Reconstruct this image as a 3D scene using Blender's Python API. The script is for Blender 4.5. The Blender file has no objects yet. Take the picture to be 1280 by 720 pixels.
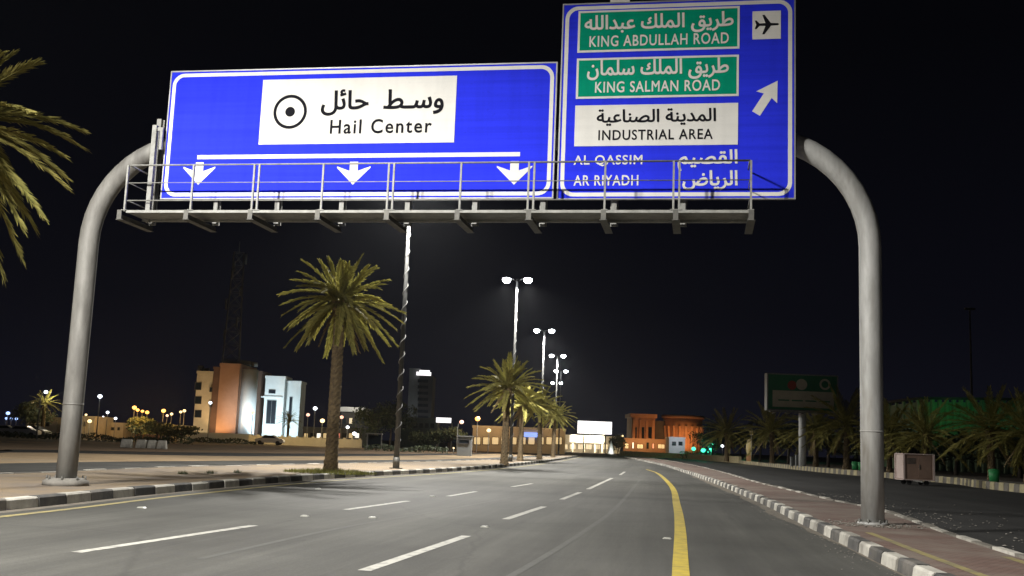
import bpy, bmesh, math, random
from mathutils import Vector, Matrix
from mathutils.geometry import delaunay_2d_cdt
R = math.radians
sc = bpy.context.scene
C = sc.collection

# ------------------------------------------------------------------ camera
F, CZ, PITCH, ROLL = 1350.0, 1.4, R(8.26), R(2.2)
fw = Vector((0, math.cos(PITCH), math.sin(PITCH)))
r0 = Vector((1, 0, 0)); u0 = r0.cross(fw)
rt = r0*math.cos(ROLL) + u0*math.sin(ROLL)
up = u0*math.cos(ROLL) - r0*math.sin(ROLL)
CP = Vector((0, 0, CZ))
cd = bpy.data.cameras.new('camera'); cam = bpy.data.objects.new('camera', cd); C.objects.link(cam)
cam.matrix_world = Matrix(((rt.x, up.x, -fw.x, 0), (rt.y, up.y, -fw.y, 0), (rt.z, up.z, -fw.z, CZ), (0, 0, 0, 1)))
cd.sensor_width = 36; cd.lens = 36*F/1280; cd.clip_end = 6000; cd.clip_start = .1
sc.camera = cam

# ------------------------------------------------------------------ night sky
w = bpy.data.worlds.new('World'); sc.world = w; w.use_nodes = True
nt = w.node_tree; bg = nt.nodes['Background']
tc = nt.nodes.new('ShaderNodeTexCoord'); sx = nt.nodes.new('ShaderNodeSeparateXYZ'); cr = nt.nodes.new('ShaderNodeValToRGB')
nt.links.new(tc.outputs['Generated'], sx.inputs[0]); nt.links.new(sx.outputs['Z'], cr.inputs[0]); nt.links.new(cr.outputs[0], bg.inputs[0])
cr.color_ramp.elements[0].position = 0.0; cr.color_ramp.elements[0].color = (.0050, .0052, .0095, 1)
cr.color_ramp.elements[1].position = .36; cr.color_ramp.elements[1].color = (.0012, .0013, .0022, 1)
e = cr.color_ramp.elements.new(.12); e.color = (.0028, .0029, .0052, 1)
bg.inputs[1].default_value = 1.0
sc.view_settings.view_transform = 'Standard'; sc.view_settings.look = 'None'
sc.view_settings.exposure = 0.0; sc.view_settings.gamma = 1.0
sc.render.engine = 'CYCLES'
sc.cycles.use_denoising = True
sc.cycles.sample_clamp_indirect = 6
sc.cycles.max_bounces = 5
HALO_DENSITY = .0001
LAMP_W = 14500.0          # radiant power of one median lamp head

# ------------------------------------------------------------------ helpers: pixel of the 1280x720 photo -> place in the world
def ray(x, y): return fw + rt*((x-640)/F) + up*((360-y)/F)
def gnd(x, y, z=0.0):
    d = ray(x, y); return CP + d*((z-CZ)/d.z)
def at(x, y, Y):
    d = ray(x, y); return CP + d*(Y/d.y)
def proj(p):
    q = Vector(p)-CP; k = q.dot(fw); return 640+F*q.dot(rt)/k, 360-F*q.dot(up)/k
def gx(px, Y, z=0.0):
    py = 560
    for _ in range(3):
        p = at(px, py, Y); py = proj((p.x, Y, z))[1]
    return at(px, py, Y).x

# ------------------------------------------------------------------ materials
def new_mat(name):
    m = bpy.data.materials.new(name); m.use_nodes = True
    return m, m.node_tree, m.node_tree.nodes['Principled BSDF']
def mat(name, c1, c2=None, scale=3.0, rough=.7, metal=0.0, bump=0.0, bscale=None, lo=.35, hi=.65, stretch=None, rot=0.0, spec=None, c3=None, scale3=.2, island=0.0):
    m, t, b = new_mat(name)
    b.inputs['Roughness'].default_value = rough; b.inputs['Metallic'].default_value = metal
    if spec is not None: b.inputs['Specular IOR Level'].default_value = spec
    if c2 is None:
        b.inputs['Base Color'].default_value = (*c1, 1); 
        if not bump: return m
        c2 = c1
    co = t.nodes.new('ShaderNodeTexCoord'); mp = t.nodes.new('ShaderNodeMapping')
    t.links.new(co.outputs['Object'], mp.inputs[0])
    mp.inputs['Rotation'].default_value = (0, 0, rot)
    if stretch: mp.inputs['Scale'].default_value = stretch
    def noise(sca, det=6):
        n = t.nodes.new('ShaderNodeTexNoise'); n.inputs['Scale'].default_value = sca; n.inputs['Detail'].default_value = det
        n.inputs['Roughness'].default_value = .65
        t.links.new(mp.outputs[0], n.inputs['Vector']); return n
    n = noise(scale); rp = t.nodes.new('ShaderNodeValToRGB')
    rp.color_ramp.elements[0].position = lo; rp.color_ramp.elements[1].position = hi
    rp.color_ramp.elements[0].color = (*c1, 1); rp.color_ramp.elements[1].color = (*c2, 1)
    t.links.new(n.outputs['Fac'], rp.inputs[0]); out = rp.outputs[0]
    if c3:
        n3 = noise(scale3, 4); r3 = t.nodes.new('ShaderNodeValToRGB')
        r3.color_ramp.elements[0].position = .5; r3.color_ramp.elements[1].position = .7
        mx = t.nodes.new('ShaderNodeMixRGB'); t.links.new(n3.outputs['Fac'], r3.inputs[0]); t.links.new(r3.outputs[0], mx.inputs[0])
        t.links.new(out, mx.inputs[1]); mx.inputs[2].default_value = (*c3, 1); out = mx.outputs[0]
    if island:
        g = t.nodes.new('ShaderNodeNewGeometry'); hs = t.nodes.new('ShaderNodeHueSaturation'); ma = t.nodes.new('ShaderNodeMapRange')
        ma.inputs['To Min'].default_value = 1-island; ma.inputs['To Max'].default_value = 1+island
        t.links.new(g.outputs['Random Per Island'], ma.inputs[0]); t.links.new(ma.outputs[0], hs.inputs['Value'])
        t.links.new(out, hs.inputs['Color']); out = hs.outputs[0]
    t.links.new(out, b.inputs['Base Color'])
    if bump:
        nb = noise(bscale or scale*6, 8); bp = t.nodes.new('ShaderNodeBump'); bp.inputs['Strength'].default_value = bump; bp.inputs['Distance'].default_value = .02
        t.links.new(nb.outputs['Fac'], bp.inputs['Height']); t.links.new(bp.outputs[0], b.inputs['Normal'])
    return m
def emit(name, col, s):
    m, t, b = new_mat(name)
    b.inputs['Base Color'].default_value = (.8, .8, .8, 1)
    b.inputs['Emission Color'].default_value = (*col, 1); b.inputs['Emission Strength'].default_value = s
    return m
def brick(name, c1, c2, cm, sca, rot, rough=.85, c3=(.1, .08, .06)):
    m, t, b = new_mat(name); b.inputs['Roughness'].default_value = rough
    co = t.nodes.new('ShaderNodeTexCoord'); mp = t.nodes.new('ShaderNodeMapping'); mp.inputs['Rotation'].default_value = (0, 0, rot)
    br = t.nodes.new('ShaderNodeTexBrick'); br.inputs['Scale'].default_value = sca
    br.inputs['Color1'].default_value = (*c1, 1); br.inputs['Color2'].default_value = (*c2, 1); br.inputs['Mortar'].default_value = (*cm, 1)
    br.inputs['Mortar Size'].default_value = .03
    n = t.nodes.new('ShaderNodeTexNoise'); n.inputs['Scale'].default_value = .55; n.inputs['Detail'].default_value = 8; n.inputs['Roughness'].default_value = .7
    rp = t.nodes.new('ShaderNodeValToRGB'); rp.color_ramp.elements[0].position = .42; rp.color_ramp.elements[1].position = .66
    mx = t.nodes.new('ShaderNodeMixRGB'); mx.inputs[2].default_value = (*c3, 1)
    t.links.new(co.outputs['Object'], mp.inputs[0]); t.links.new(mp.outputs[0], br.inputs['Vector']); t.links.new(mp.outputs[0], n.inputs['Vector'])
    t.links.new(n.outputs['Fac'], rp.inputs[0]); t.links.new(rp.outputs[0], mx.inputs[0]); t.links.new(br.outputs['Color'], mx.inputs[1])
    t.links.new(mx.outputs[0], b.inputs['Base Color'])
    bp = t.nodes.new('ShaderNodeBump'); bp.inputs['Strength'].default_value = .4; bp.inputs['Distance'].default_value = .01
    t.links.new(n.outputs['Fac'], bp.inputs['Height']); t.links.new(bp.outputs[0], b.inputs['Normal'])
    return m

RA = R(-8)                      # heading of the road, for streaks along it
def asphalt(name, base, light):
    m, t, b = new_mat(name); b.inputs['Roughness'].default_value = .78
    b.inputs['Specular IOR Level'].default_value = .35
    co = t.nodes.new('ShaderNodeTexCoord')
    def mapped(scale, rot=0.0):
        mp = t.nodes.new('ShaderNodeMapping'); mp.vector_type = 'TEXTURE' if False else 'POINT'
        r_ = t.nodes.new('ShaderNodeVectorRotate'); r_.rotation_type = 'Z_AXIS'; r_.inputs['Angle'].default_value = rot
        t.links.new(co.outputs['Object'], r_.inputs['Vector']); t.links.new(r_.outputs[0], mp.inputs[0]); mp.inputs['Scale'].default_value = scale
        return mp
    def noise(mp, s, d=5, ro=.6):
        n = t.nodes.new('ShaderNodeTexNoise'); n.inputs['Scale'].default_value = s; n.inputs['Detail'].default_value = d; n.inputs['Roughness'].default_value = ro
        t.links.new(mp.outputs[0], n.inputs['Vector']); return n
    iso = mapped((1, 1, 1)); stk = mapped((1, .04, 1), -RA)
    grain = noise(iso, 45, 8, .8); patch = noise(iso, .22, 5); streak = noise(stk, 1.6, 5, .7); fine = noise(stk, 7, 3)
    def ramp(n, lo, hi, a, c):
        rp = t.nodes.new('ShaderNodeValToRGB'); rp.color_ramp.elements[0].position = lo; rp.color_ramp.elements[1].position = hi
        rp.color_ramp.elements[0].color = (a, a, a, 1); rp.color_ramp.elements[1].color = (c, c, c, 1); t.links.new(n.outputs['Fac'], rp.inputs[0]); return rp
    def mul(a, bb):
        mx = t.nodes.new('ShaderNodeMixRGB'); mx.blend_type = 'MULTIPLY'; mx.inputs[0].default_value = 1
        t.links.new(a.outputs[0], mx.inputs[1]); t.links.new(bb.outputs[0], mx.inputs[2]); return mx
    base_ = t.nodes.new('ShaderNodeMixRGB'); base_.inputs[1].default_value = (*base, 1); base_.inputs[2].default_value = (*light, 1)
    t.links.new(ramp(streak, .35, .68, 0, 1).outputs[0], base_.inputs[0])
    o = mul(base_, ramp(grain, .3, .7, .62, 1.3)); o = mul(o, ramp(patch, .33, .7, .70, 1.15)); o = mul(o, ramp(fine, .3, .7, .9, 1.08))
    drip = noise(mapped((1, .35, 1), -RA), 2.2, 6, .75); o = mul(o, ramp(drip, .62, .72, 1, .62))
    path = noise(mapped((1, .006, 1), -RA), .55, 2); o = mul(o, ramp(path, .38, .62, .80, 1.12))
    # sealed cracks
    vo = t.nodes.new('ShaderNodeTexVoronoi'); vo.feature = 'DISTANCE_TO_EDGE'; vo.inputs['Scale'].default_value = .16
    wob = t.nodes.new('ShaderNodeMixRGB'); wob.blend_type = 'ADD'; wob.inputs[0].default_value = .35
    nn = noise(iso, 1.2, 6); t.links.new(iso.outputs[0], wob.inputs[1]); t.links.new(nn.outputs['Color'], wob.inputs[2]); t.links.new(wob.outputs[0], vo.inputs['Vector'])
    rp = t.nodes.new('ShaderNodeValToRGB'); rp.color_ramp.elements[0].position = .002; rp.color_ramp.elements[1].position = .006
    rp.color_ramp.elements[0].color = (.8, .8, .8, 1); rp.color_ramp.elements[1].color = (1, 1, 1, 1); t.links.new(vo.outputs['Distance'], rp.inputs[0])
    o = mul(o, rp)
    t.links.new(o.outputs[0], b.inputs['Base Color'])
    bp = t.nodes.new('ShaderNodeBump'); bp.inputs['Strength'].default_value = .35; bp.inputs['Distance'].default_value = .008
    t.links.new(grain.outputs['Fac'], bp.inputs['Height']); t.links.new(bp.outputs[0], b.inputs['Normal'])
    return m

M = {}
M['asphalt'] = asphalt('asphalt', (.063, .062, .056), (.089, .087, .078))
M['asphalt_old'] = asphalt('asphalt_old', (.055, .054, .051), (.075, .073, .067))
M['asphalt_dark'] = asphalt('asphalt_dark', (.028, .028, .028), (.042, .041, .040))
M['dirt'] = mat('dirt', (.07, .055, .04), (.12, .095, .065), .4, .95, bump=.4, bscale=6)
M['sand'] = mat('sand', (.25, .175, .095), (.35, .25, .145), .5, .95, bump=.4, bscale=5, c3=(.22, .17, .11), scale3=.08)
M['sand_dull'] = mat('sand_dull', (.16, .10, .06), (.26, .17, .09), .4, .95, bump=.4, bscale=5, c3=(.12, .10, .06), scale3=.07)
M['paver_tan'] = brick('paver_tan', (.30, .22, .13), (.25, .19, .12), (.12, .09, .06), 3.0, RA, c3=(.17, .14, .115))
M['paver_red'] = brick('paver_red', (.16, .095, .075), (.20, .125, .10), (.06, .045, .04), 3.2, RA, c3=(.20, .17, .14))
M['kerb_white'] = mat('kerb_white', (.56, .54, .48), (.36, .34, .30), 2.5, .8, bump=.3, bscale=20, c3=(.22, .205, .18), scale3=.9, island=.22)
M['kerb_black'] = mat('kerb_black', (.03, .03, .031), (.10, .096, .09), 2.2, .8, lo=.3, hi=.7, bump=.3, bscale=20, c3=(.17, .155, .135), scale3=.8, island=.4)
M['kerb_cream'] = mat('kerb_cream', (.52, .46, .27), (.38, .33, .2), 2.0, .8, bump=.2)
M['kerb_grey'] = mat('kerb_grey', (.22, .2, .17), (.14, .13, .11), 2.0, .8, bump=.2)
M['line_white'] = mat('line_white', (.42, .41, .37), (.13, .13, .12), 6, .7, lo=.47, hi=.72, bump=.2, bscale=40)
M['line_yellow'] = mat('line_yellow', (.48, .36, .045), (.24, .19, .05), 4, .7, lo=.42, hi=.75, bump=.2, bscale=40)
M['line_faint'] = mat('line_faint', (.086, .085, .078), (.066, .065, .06), 3, .8)
M['line_pale'] = mat('line_pale', (.30, .25, .10), (.14, .13, .10), 3, .8, lo=.42, hi=.75)
M['galv'] = mat('galvanised_steel', (.47, .47, .46), (.32, .32, .31), 4, .6, .15, c3=(.22, .205, .18), scale3=1.6, stretch=(1, 1, .22), bump=.1, bscale=30)
M['galv_worn_dimmed'] = mat('weathered_dimmed_steel', (.26, .255, .24), (.14, .135, .125), 3, .6, .15, c3=(.11, .105, .10), scale3=1.2, stretch=(1, 1, .22), bump=.12, bscale=25)  # mottled wear, with the base darkened to offset the near lamp's brightness
M['steel'] = mat('painted_steel', (.33, .33, .315), (.22, .22, .205), 6, .6, .15)
M['steel_dark'] = mat('dull_steel', (.15, .145, .13), (.09, .09, .085), 5, .6, .3)
M['string'] = mat('string_light_cable', (.17, .17, .17), rough=.6)
M['lamp_pole'] = mat('lamp_pole', (.070, .072, .070), (.045, .046, .045), 4, .6, .2)
M['concrete'] = mat('concrete', (.26, .245, .22), (.17, .16, .145), 4, .9, bump=.3, bscale=25)
M['blue'] = mat('sign_blue', (.027, .043, .88), (.020, .032, .74), 1.6, .8, stretch=(.12, 1, 4), lo=.3, hi=.75, spec=.08)
M['green'] = mat('sign_green', (.0, .32, .19), (.0, .28, .165), 2, .8, spec=.08)
M['white'] = mat('sign_white', (.80, .79, .76), (.74, .73, .70), 1.2, .8, spec=.08)
M['black'] = mat('sign_black', (.012, .012, .016), rough=.85, spec=.06)
def weather(m, amt=.16):
    t = m.node_tree; b = t.nodes['Principled BSDF']; l = b.inputs['Base Color'].links[0].from_socket
    co = t.nodes.new('ShaderNodeTexCoord'); out = l
    for sc_, st, lo, hi, lev in ((1.0, (5, 1, .35), .45, .72, 1-amt), (1.0, (.03, 1, 9), .5, .62, 1-amt*.6), (14, (1, 1, 1), .62, .7, 1-amt*.8)):
        mp = t.nodes.new('ShaderNodeMapping'); mp.inputs['Scale'].default_value = st; n = t.nodes.new('ShaderNodeTexNoise'); n.inputs['Scale'].default_value = sc_; n.inputs['Detail'].default_value = 5
        rp = t.nodes.new('ShaderNodeValToRGB'); rp.color_ramp.elements[0].position = lo; rp.color_ramp.elements[1].position = hi; rp.color_ramp.elements[1].color = (lev, lev, lev, 1); rp.color_ramp.elements[0].color = (1, 1, 1, 1)
        mx = t.nodes.new('ShaderNodeMixRGB'); mx.blend_type = 'MULTIPLY'; mx.inputs[0].default_value = 1
        t.links.new(co.outputs['Object'], mp.inputs[0]); t.links.new(mp.outputs[0], n.inputs['Vector']); t.links.new(n.outputs['Fac'], rp.inputs[0]); t.links.new(out, mx.inputs[1]); t.links.new(rp.outputs[0], mx.inputs[2]); out = mx.outputs[0]
    t.links.new(out, b.inputs['Base Color'])
weather(M['blue'], .09); weather(M['white'], .05); weather(M['green'], .08)
M['sign_back'] = mat('sign_back', (.4, .4, .4), (.3, .3, .3), 3, .5, .4)
M['bark'] = mat('palm_bark', (.20, .145, .075), (.09, .065, .04), 9, .95, bump=.8, bscale=25)
def translucent(m, f, col):
    t = m.node_tree; b = t.nodes['Principled BSDF']; o = t.nodes['Material Output']; tr = t.nodes.new('ShaderNodeBsdfTranslucent'); mx = t.nodes.new('ShaderNodeMixShader')
    tr.inputs[0].default_value = (*col, 1); mx.inputs[0].default_value = f; t.links.new(b.outputs[0], mx.inputs[1]); t.links.new(tr.outputs[0], mx.inputs[2]); t.links.new(mx.outputs[0], o.inputs[0])
M['leaf'] = mat('palm_leaf', (.19, .185, .055), (.32, .275, .085), 1.2, .8, island=.35, spec=.12); translucent(M['leaf'], .2, (.28, .26, .06))
M['leaf_dead'] = mat('palm_leaf_dry', (.26, .19, .075), (.20, .14, .06), 2, .7, island=.3)
M['leaf_tree'] = mat('tree_leaf', (.05, .07, .03), (.085, .10, .045), 1, .6, island=.35)
M['bark_dark'] = mat('tree_bark', (.10, .08, .06), (.06, .05, .04), 6, .9)
M['grass'] = mat('dry_grass', (.24, .23, .05), (.15, .16, .035), 3, .8, island=.3)
M['led'] = emit('lamp_white_light', (.93, .96, 1.0), 60)
M['bulb_white'] = emit('small_lamp_white', (.85, .92, 1.0), 4)
M['bulb_blue'] = emit('small_lamp_blue', (.35, .52, 1.0), 2.2)
M['bulb_orange'] = emit('small_lamp_orange', (1.0, .42, .07), 2.6)
M['bulb_warm'] = emit('small_lamp_warm', (1.0, .70, .32), 2.2)
M['bulb_pink'] = emit('small_lamp_pink', (1.0, .50, .36), 1.8)
M['lit_sign'] = emit('backlit_sign', (1.0, .96, .97), 1.6)
M['lit_strip'] = emit('lit_strip', (1.0, .9, .75), 1.3)
M['lit_shop'] = emit('lit_shop_window', (1.0, .70, .30), .55)
M['lit_red'] = emit('backlit_red', (1.0, .16, .10), .7)
M['lit_blue'] = emit('backlit_blue', (.12, .32, 1.0), 1.2)
M['lit_green'] = emit('green_light', (.05, .9, .5), 1.6)
M['glass'] = mat('dark_glass', (.012, .018, .026), rough=.3, spec=.15)
M['wall_cream'] = mat('wall_cream', (.62, .55, .42), (.52, .46, .34), .5, .9)
M['wall_white'] = mat('wall_white', (.72, .73, .72), (.62, .63, .62), .4, .9)
M['wall_orange'] = mat('wall_terracotta', (.46, .27, .18), (.36, .20, .13), .3, .9)
M['wall_brown'] = mat('wall_brown', (.16, .09, .065), (.12, .07, .05), .5, .9)
M['wall_grey'] = mat('wall_grey', (.20, .21, .21), (.15, .155, .155), .4, .9)
M['wall_dark'] = mat('wall_dark', (.08, .075, .075), (.06, .055, .055), .4, .9)
M['hall_green'] = mat('hall_cladding', (.30, .40, .25), (.24, .33, .2), .5, .7)
M['car_white'] = mat('car_paint_white', (.6, .6, .62), rough=.3)
M['car_dark'] = mat('car_paint_dark', (.05, .05, .06), rough=.3)
M['tyre'] = mat('tyre_rubber', (.02, .02, .02), rough=.9)
M['bin_green'] = mat('bin_green', (.03, .30, .09), (.025, .24, .07), 2, .5)
M['box_tan'] = mat('box_panel', (.30, .20, .15), (.24, .16, .12), 1.5, .7)
M['box_trim'] = mat('box_trim', (.62, .50, .46), (.52, .42, .38), 2, .6)
M['board_green'] = mat('board_green', (.05, .22, .11), (.04, .17, .09), .6, .5)
M['board_cream'] = mat('board_cream', (.60, .56, .44), (.48, .45, .35), .8, .6)
M['board_red'] = mat('board_red', (.35, .07, .05), rough=.6)
M['stud'] = mat('stud_white', (.42, .42, .38), rough=.4)
M['dust'] = mat('sand_dust', (.17, .145, .11), (.10, .09, .075), 3, .95, bump=.3)
M['gravel'] = mat('gravel', (.30, .28, .25), (.18, .17, .15), 6, .9)

# ------------------------------------------------------------------ mesh helpers
class MB:
    def __init__(s): s.v = []; s.f = []; s.m = []; s.sm = []
    def add(s, vs, fs, mi=0, smooth=False):
        o = len(s.v); s.v += [tuple(v) for v in vs]
        for f in fs: s.f.append(tuple(i+o for i in f)); s.m.append(mi); s.sm.append(smooth)
    def box(s, x0, x1, y0, y1, z0, z1, mi=0):
        s.add([(x0,y0,z0),(x1,y0,z0),(x1,y1,z0),(x0,y1,z0),(x0,y0,z1),(x1,y0,z1),(x1,y1,z1),(x0,y1,z1)],
              [(0,3,2,1),(4,5,6,7),(0,1,5,4),(1,2,6,5),(2,3,7,6),(3,0,4,7)], mi)
    def bar(s, p, q, wd, h, mi=0, upv=(0,0,1)):
        p = Vector(p); q = Vector(q); d = (q-p).normalized(); u_ = Vector(upv)
        if abs(d.dot(u_)) > .98: u_ = Vector((0,1,0))
        a = d.cross(u_).normalized()*wd/2; b = a.cross(d).normalized()*h/2
        vs = [p-a-b, p+a-b, p+a+b, p-a+b, q-a-b, q+a-b, q+a+b, q-a+b]
        s.add(vs, [(0,1,2,3),(7,6,5,4),(0,4,5,1),(1,5,6,2),(2,6,7,3),(3,7,4,0)], mi)
    def tube(s, pts, rad, n=12, mi=0, caps=True, smooth=True):
        pts = [Vector(p) for p in pts]
        if not hasattr(rad, '__len__'): rad = [rad]*len(pts)
        o = len(s.v); ref = None
        for i, p in enumerate(pts):
            d = (pts[min(i+1, len(pts)-1)]-pts[max(i-1, 0)]).normalized()
            if ref is None:
                ref = Vector((1,0,0)) if abs(d.x) < .8 else Vector((0,1,0))
            a = (ref - d*ref.dot(d)).normalized(); ref = a; b = d.cross(a)
            for k in range(n):
                t = 2*math.pi*k/n; s.v.append(tuple(p+(a*math.cos(t)+b*math.sin(t))*rad[i]))
        for i in range(len(pts)-1):
            for k in range(n):
                k2 = (k+1) % n
                s.f.append((o+i*n+k, o+i*n+k2, o+(i+1)*n+k2, o+(i+1)*n+k)); s.m.append(mi); s.sm.append(smooth)
        if caps:
            s.f.append(tuple(o+k for k in range(n))[::-1]); s.m.append(mi); s.sm.append(False)
            e_ = o+(len(pts)-1)*n; s.f.append(tuple(e_+k for k in range(n))); s.m.append(mi); s.sm.append(False)
    def prism(s, poly, y0, y1, mi=0):      # outline in x,z pushed through y
        n = len(poly)
        s.add([(x, y0, z) for x, z in poly]+[(x, y1, z) for x, z in poly],
              [tuple(range(n)), tuple(range(n, 2*n))[::-1]]+[(i, i+n, (i+1) % n+n, (i+1) % n) for i in range(n)], mi)
    def ellipsoid(s, c, rx, ry, rz, nu=12, nv=8, mi=0):
        vs = []; fs = []
        for j in range(nv+1):
            t = math.pi*j/nv
            for i in range(nu):
                a = 2*math.pi*i/nu; vs.append((c[0]+rx*math.sin(t)*math.cos(a), c[1]+ry*math.sin(t)*math.sin(a), c[2]+rz*math.cos(t)))
        for j in range(nv):
            for i in range(nu):
                i2 = (i+1) % nu; fs.append((j*nu+i, (j+1)*nu+i, (j+1)*nu+i2, j*nu+i2))
        s.add(vs, fs, mi, True)
    def mesh(s, name, mats):
        me = bpy.data.meshes.new(name); me.from_pydata(s.v, [], s.f)
        for m in (mats if isinstance(mats, (list, tuple)) else [mats]): me.materials.append(M[m] if isinstance(m, str) else m)
        me.polygons.foreach_set('material_index', s.m); me.polygons.foreach_set('use_smooth', s.sm)
        me.update(); return me
    def build(s, name, mats, parent=None, loc=None, rz=0.0, bevel=0.0):
        me = s.mesh(name, mats); o = bpy.data.objects.new(name, me); C.objects.link(o)
        if parent: o.parent = parent
        if loc is not None: o.location = loc
        o.rotation_euler.z = rz
        bm = bmesh.new(); bm.from_mesh(me); bmesh.ops.recalc_face_normals(bm, faces=bm.faces)
        if bevel:
            bmesh.ops.remove_doubles(bm, verts=bm.verts, dist=1e-5)
            bmesh.ops.bevel(bm, geom=[e_ for e_ in bm.edges if e_.is_manifold and e_.calc_face_angle(0) > .6], offset=bevel, segments=2, affect='EDGES')
        bm.to_mesh(me); bm.free()
        return o
def tag(o, label=None, cat=None, group=None, kind=None):
    if label: o['label'] = label
    if cat: o['category'] = cat
    if group: o['group'] = group
    if kind: o['kind'] = kind
    return o
def empty(name, loc=(0,0,0), rz=0.0, label=None, cat=None, group=None):
    o = bpy.data.objects.new(name, None); C.objects.link(o); o.location = loc; o.rotation_euler.z = rz; o.empty_display_size = .3
    return tag(o, label, cat, group)
def dup(o, parent=None):
    c = o.copy(); C.objects.link(c); c.parent = parent
    for ch in list(o.children): dup(ch, c)
    return c
def light(kind, loc, power, col=(1,1,1), parent=None, size=.25, angle=160, target=None, blend=.5):
    l = bpy.data.lights.new('lamp_light', kind); l.energy = power; l.color = col
    o = bpy.data.objects.new('lamp_light', l); C.objects.link(o); o.location = loc
    if kind == 'SPOT': l.spot_size = R(angle); l.spot_blend = blend
    l.shadow_soft_size = size
    if target is not None: o.rotation_euler = (Vector(target)-Vector(loc)).to_track_quat('-Z', 'Y').to_euler()
    if parent: o.parent = parent
    return o

# ------------------------------------------------------------------ ground and roads (edges in plan, metres)
def resample(pts, step):
    pts = [Vector((p[0], p[1], 0)) for p in pts]
    # Catmull-Rom
    out = []
    P = [pts[0]*2-pts[1]]+pts+[pts[-1]*2-pts[-2]]
    for i in range(1, len(P)-2):
        n = max(2, int((P[i+1]-P[i]).length/step))
        for k in range(n):
            t = k/n; a, b, c, d = P[i-1], P[i], P[i+1], P[i+2]
            out.append(.5*((2*b)+(c-a)*t+(2*a-5*b+4*c-d)*t*t+(3*b-a-3*c+d)*t**3))
    out.append(pts[-1]); return out
def lerp_path(pts, n):
    d = [0]
    for i in range(1, len(pts)): d.append(d[-1]+(pts[i]-pts[i-1]).length)
    out = []; j = 0
    for k in range(n):
        s = d[-1]*k/(n-1)
        while j < len(d)-2 and d[j+1] < s: j += 1
        t = (s-d[j])/(d[j+1]-d[j]) if d[j+1] > d[j] else 0
        out.append(pts[j].lerp(pts[j+1], min(1, max(0, t))))
    return out
def strip(name, Lp, Rp, z, m, n=80, kind='structure'):
    a = lerp_path(resample(Lp, 1.0), n); b = lerp_path(resample(Rp, 1.0), n)
    mb = MB(); vs = []
    for p, q in zip(a, b):
        for k in range(5):
            v = p.lerp(q, k/4); vs.append((v.x, v.y, z))
    fs = [(i*5+k, i*5+k+1, i*5+k+6, i*5+k+5) for i in range(n-1) for k in range(4)]
    mb.add(vs, fs); o = mb.build(name, m); o['kind'] = kind
    return o
def line_strip(mb, pts, wd, z):
    p = [Vector((q[0], q[1], 0)) for q in pts]
    for i in range(len(p)-1):
        d0 = (p[min(i+1, len(p)-1)]-p[max(i-1, 0)]).normalized(); d1 = (p[min(i+2, len(p)-1)]-p[i]).normalized()
        a = Vector((-d0.y, d0.x, 0))*wd/2; b = Vector((-d1.y, d1.x, 0))*wd/2
        mb.add([(*(p[i]+a).xy, z), (*(p[i]-a).xy, z), (*(p[i+1]-b).xy, z), (*(p[i+1]+b).xy, z)], [(0,1,2,3)])
def offset(pts, d):
    out = []
    for i, p in enumerate(pts):
        t = (pts[min(i+1, len(pts)-1)]-pts[max(i-1, 0)]).normalized(); out.append(p+Vector((t.y, -t.x, 0))*d)
    return out
def px(lst, z=0): return [(gnd(x, y, z).x, gnd(x, y, z).y) for x, y in lst]

LK = [(-12.6, -32), (-10.6, -8), (-9.5, 6)] + px([(0, 640), (200, 618), (400, 600), (560, 590), (640, 583), (695, 576), (722, 571)])
RK = [(.2, -30), (2.4, -8), (3.9, 5)] + px([(1130, 720), (1060, 685), (1000, 655), (940, 625), (880, 600), (830, 583), (800, 576), (780, 572)])
g = MB(); g.add([(-2500, -600, 0), (2500, -600, 0), (2500, 4000, 0), (-2500, 4000, 0)], [(0,1,2,3)])
tag(g.build('ground', 'dirt'), kind='structure')
strip('main_road', LK, RK, .012, 'asphalt', 160)
strip('junction', [(-60, 170), (-20, 172), (10.5, 163.9)], [(-60, 215), (-20, 205), (20, 184.2)], .008, 'asphalt_old', 40)
strip('far_road', [(9, 163), (10, 230), (2, 330)], [(19, 183), (24, 240), (20, 330)], .004, 'asphalt', 40)
OL = [(-18.5, -30), (-16.5, 0), (-14.6, 17)] + px([(30, 599), (200, 590), (330, 586), (550, 579.5), (640, 575.5), (694, 571)])
OF = [(-26, -30), (-22.5, 10)] + px([(30, 579), (300, 576), (550, 574.3), (640, 571), (700, 568)])
strip('opposite_road', OF, OL, .010, 'asphalt_old', 120)
SD = [(-40, 10)] + px([(-60, 567), (30, 565.5), (325, 570.5), (550, 569), (660, 566)])
strip('sand_verge', SD, OF[1:], .008, 'sand', 60)
S2 = [(-60, 40)] + px([(-60, 563), (30, 562), (325, 566.5), (550, 567), (655, 565)])
strip('side_road', S2, SD, .006, 'asphalt_dark', 60)
S3 = [(-110, 60)] + px([(-60, 551.5), (30, 551.5), (325, 556), (550, 563), (650, 564)])
strip('sand_lot', S3, S2, .004, 'sand_dull', 60)
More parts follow.
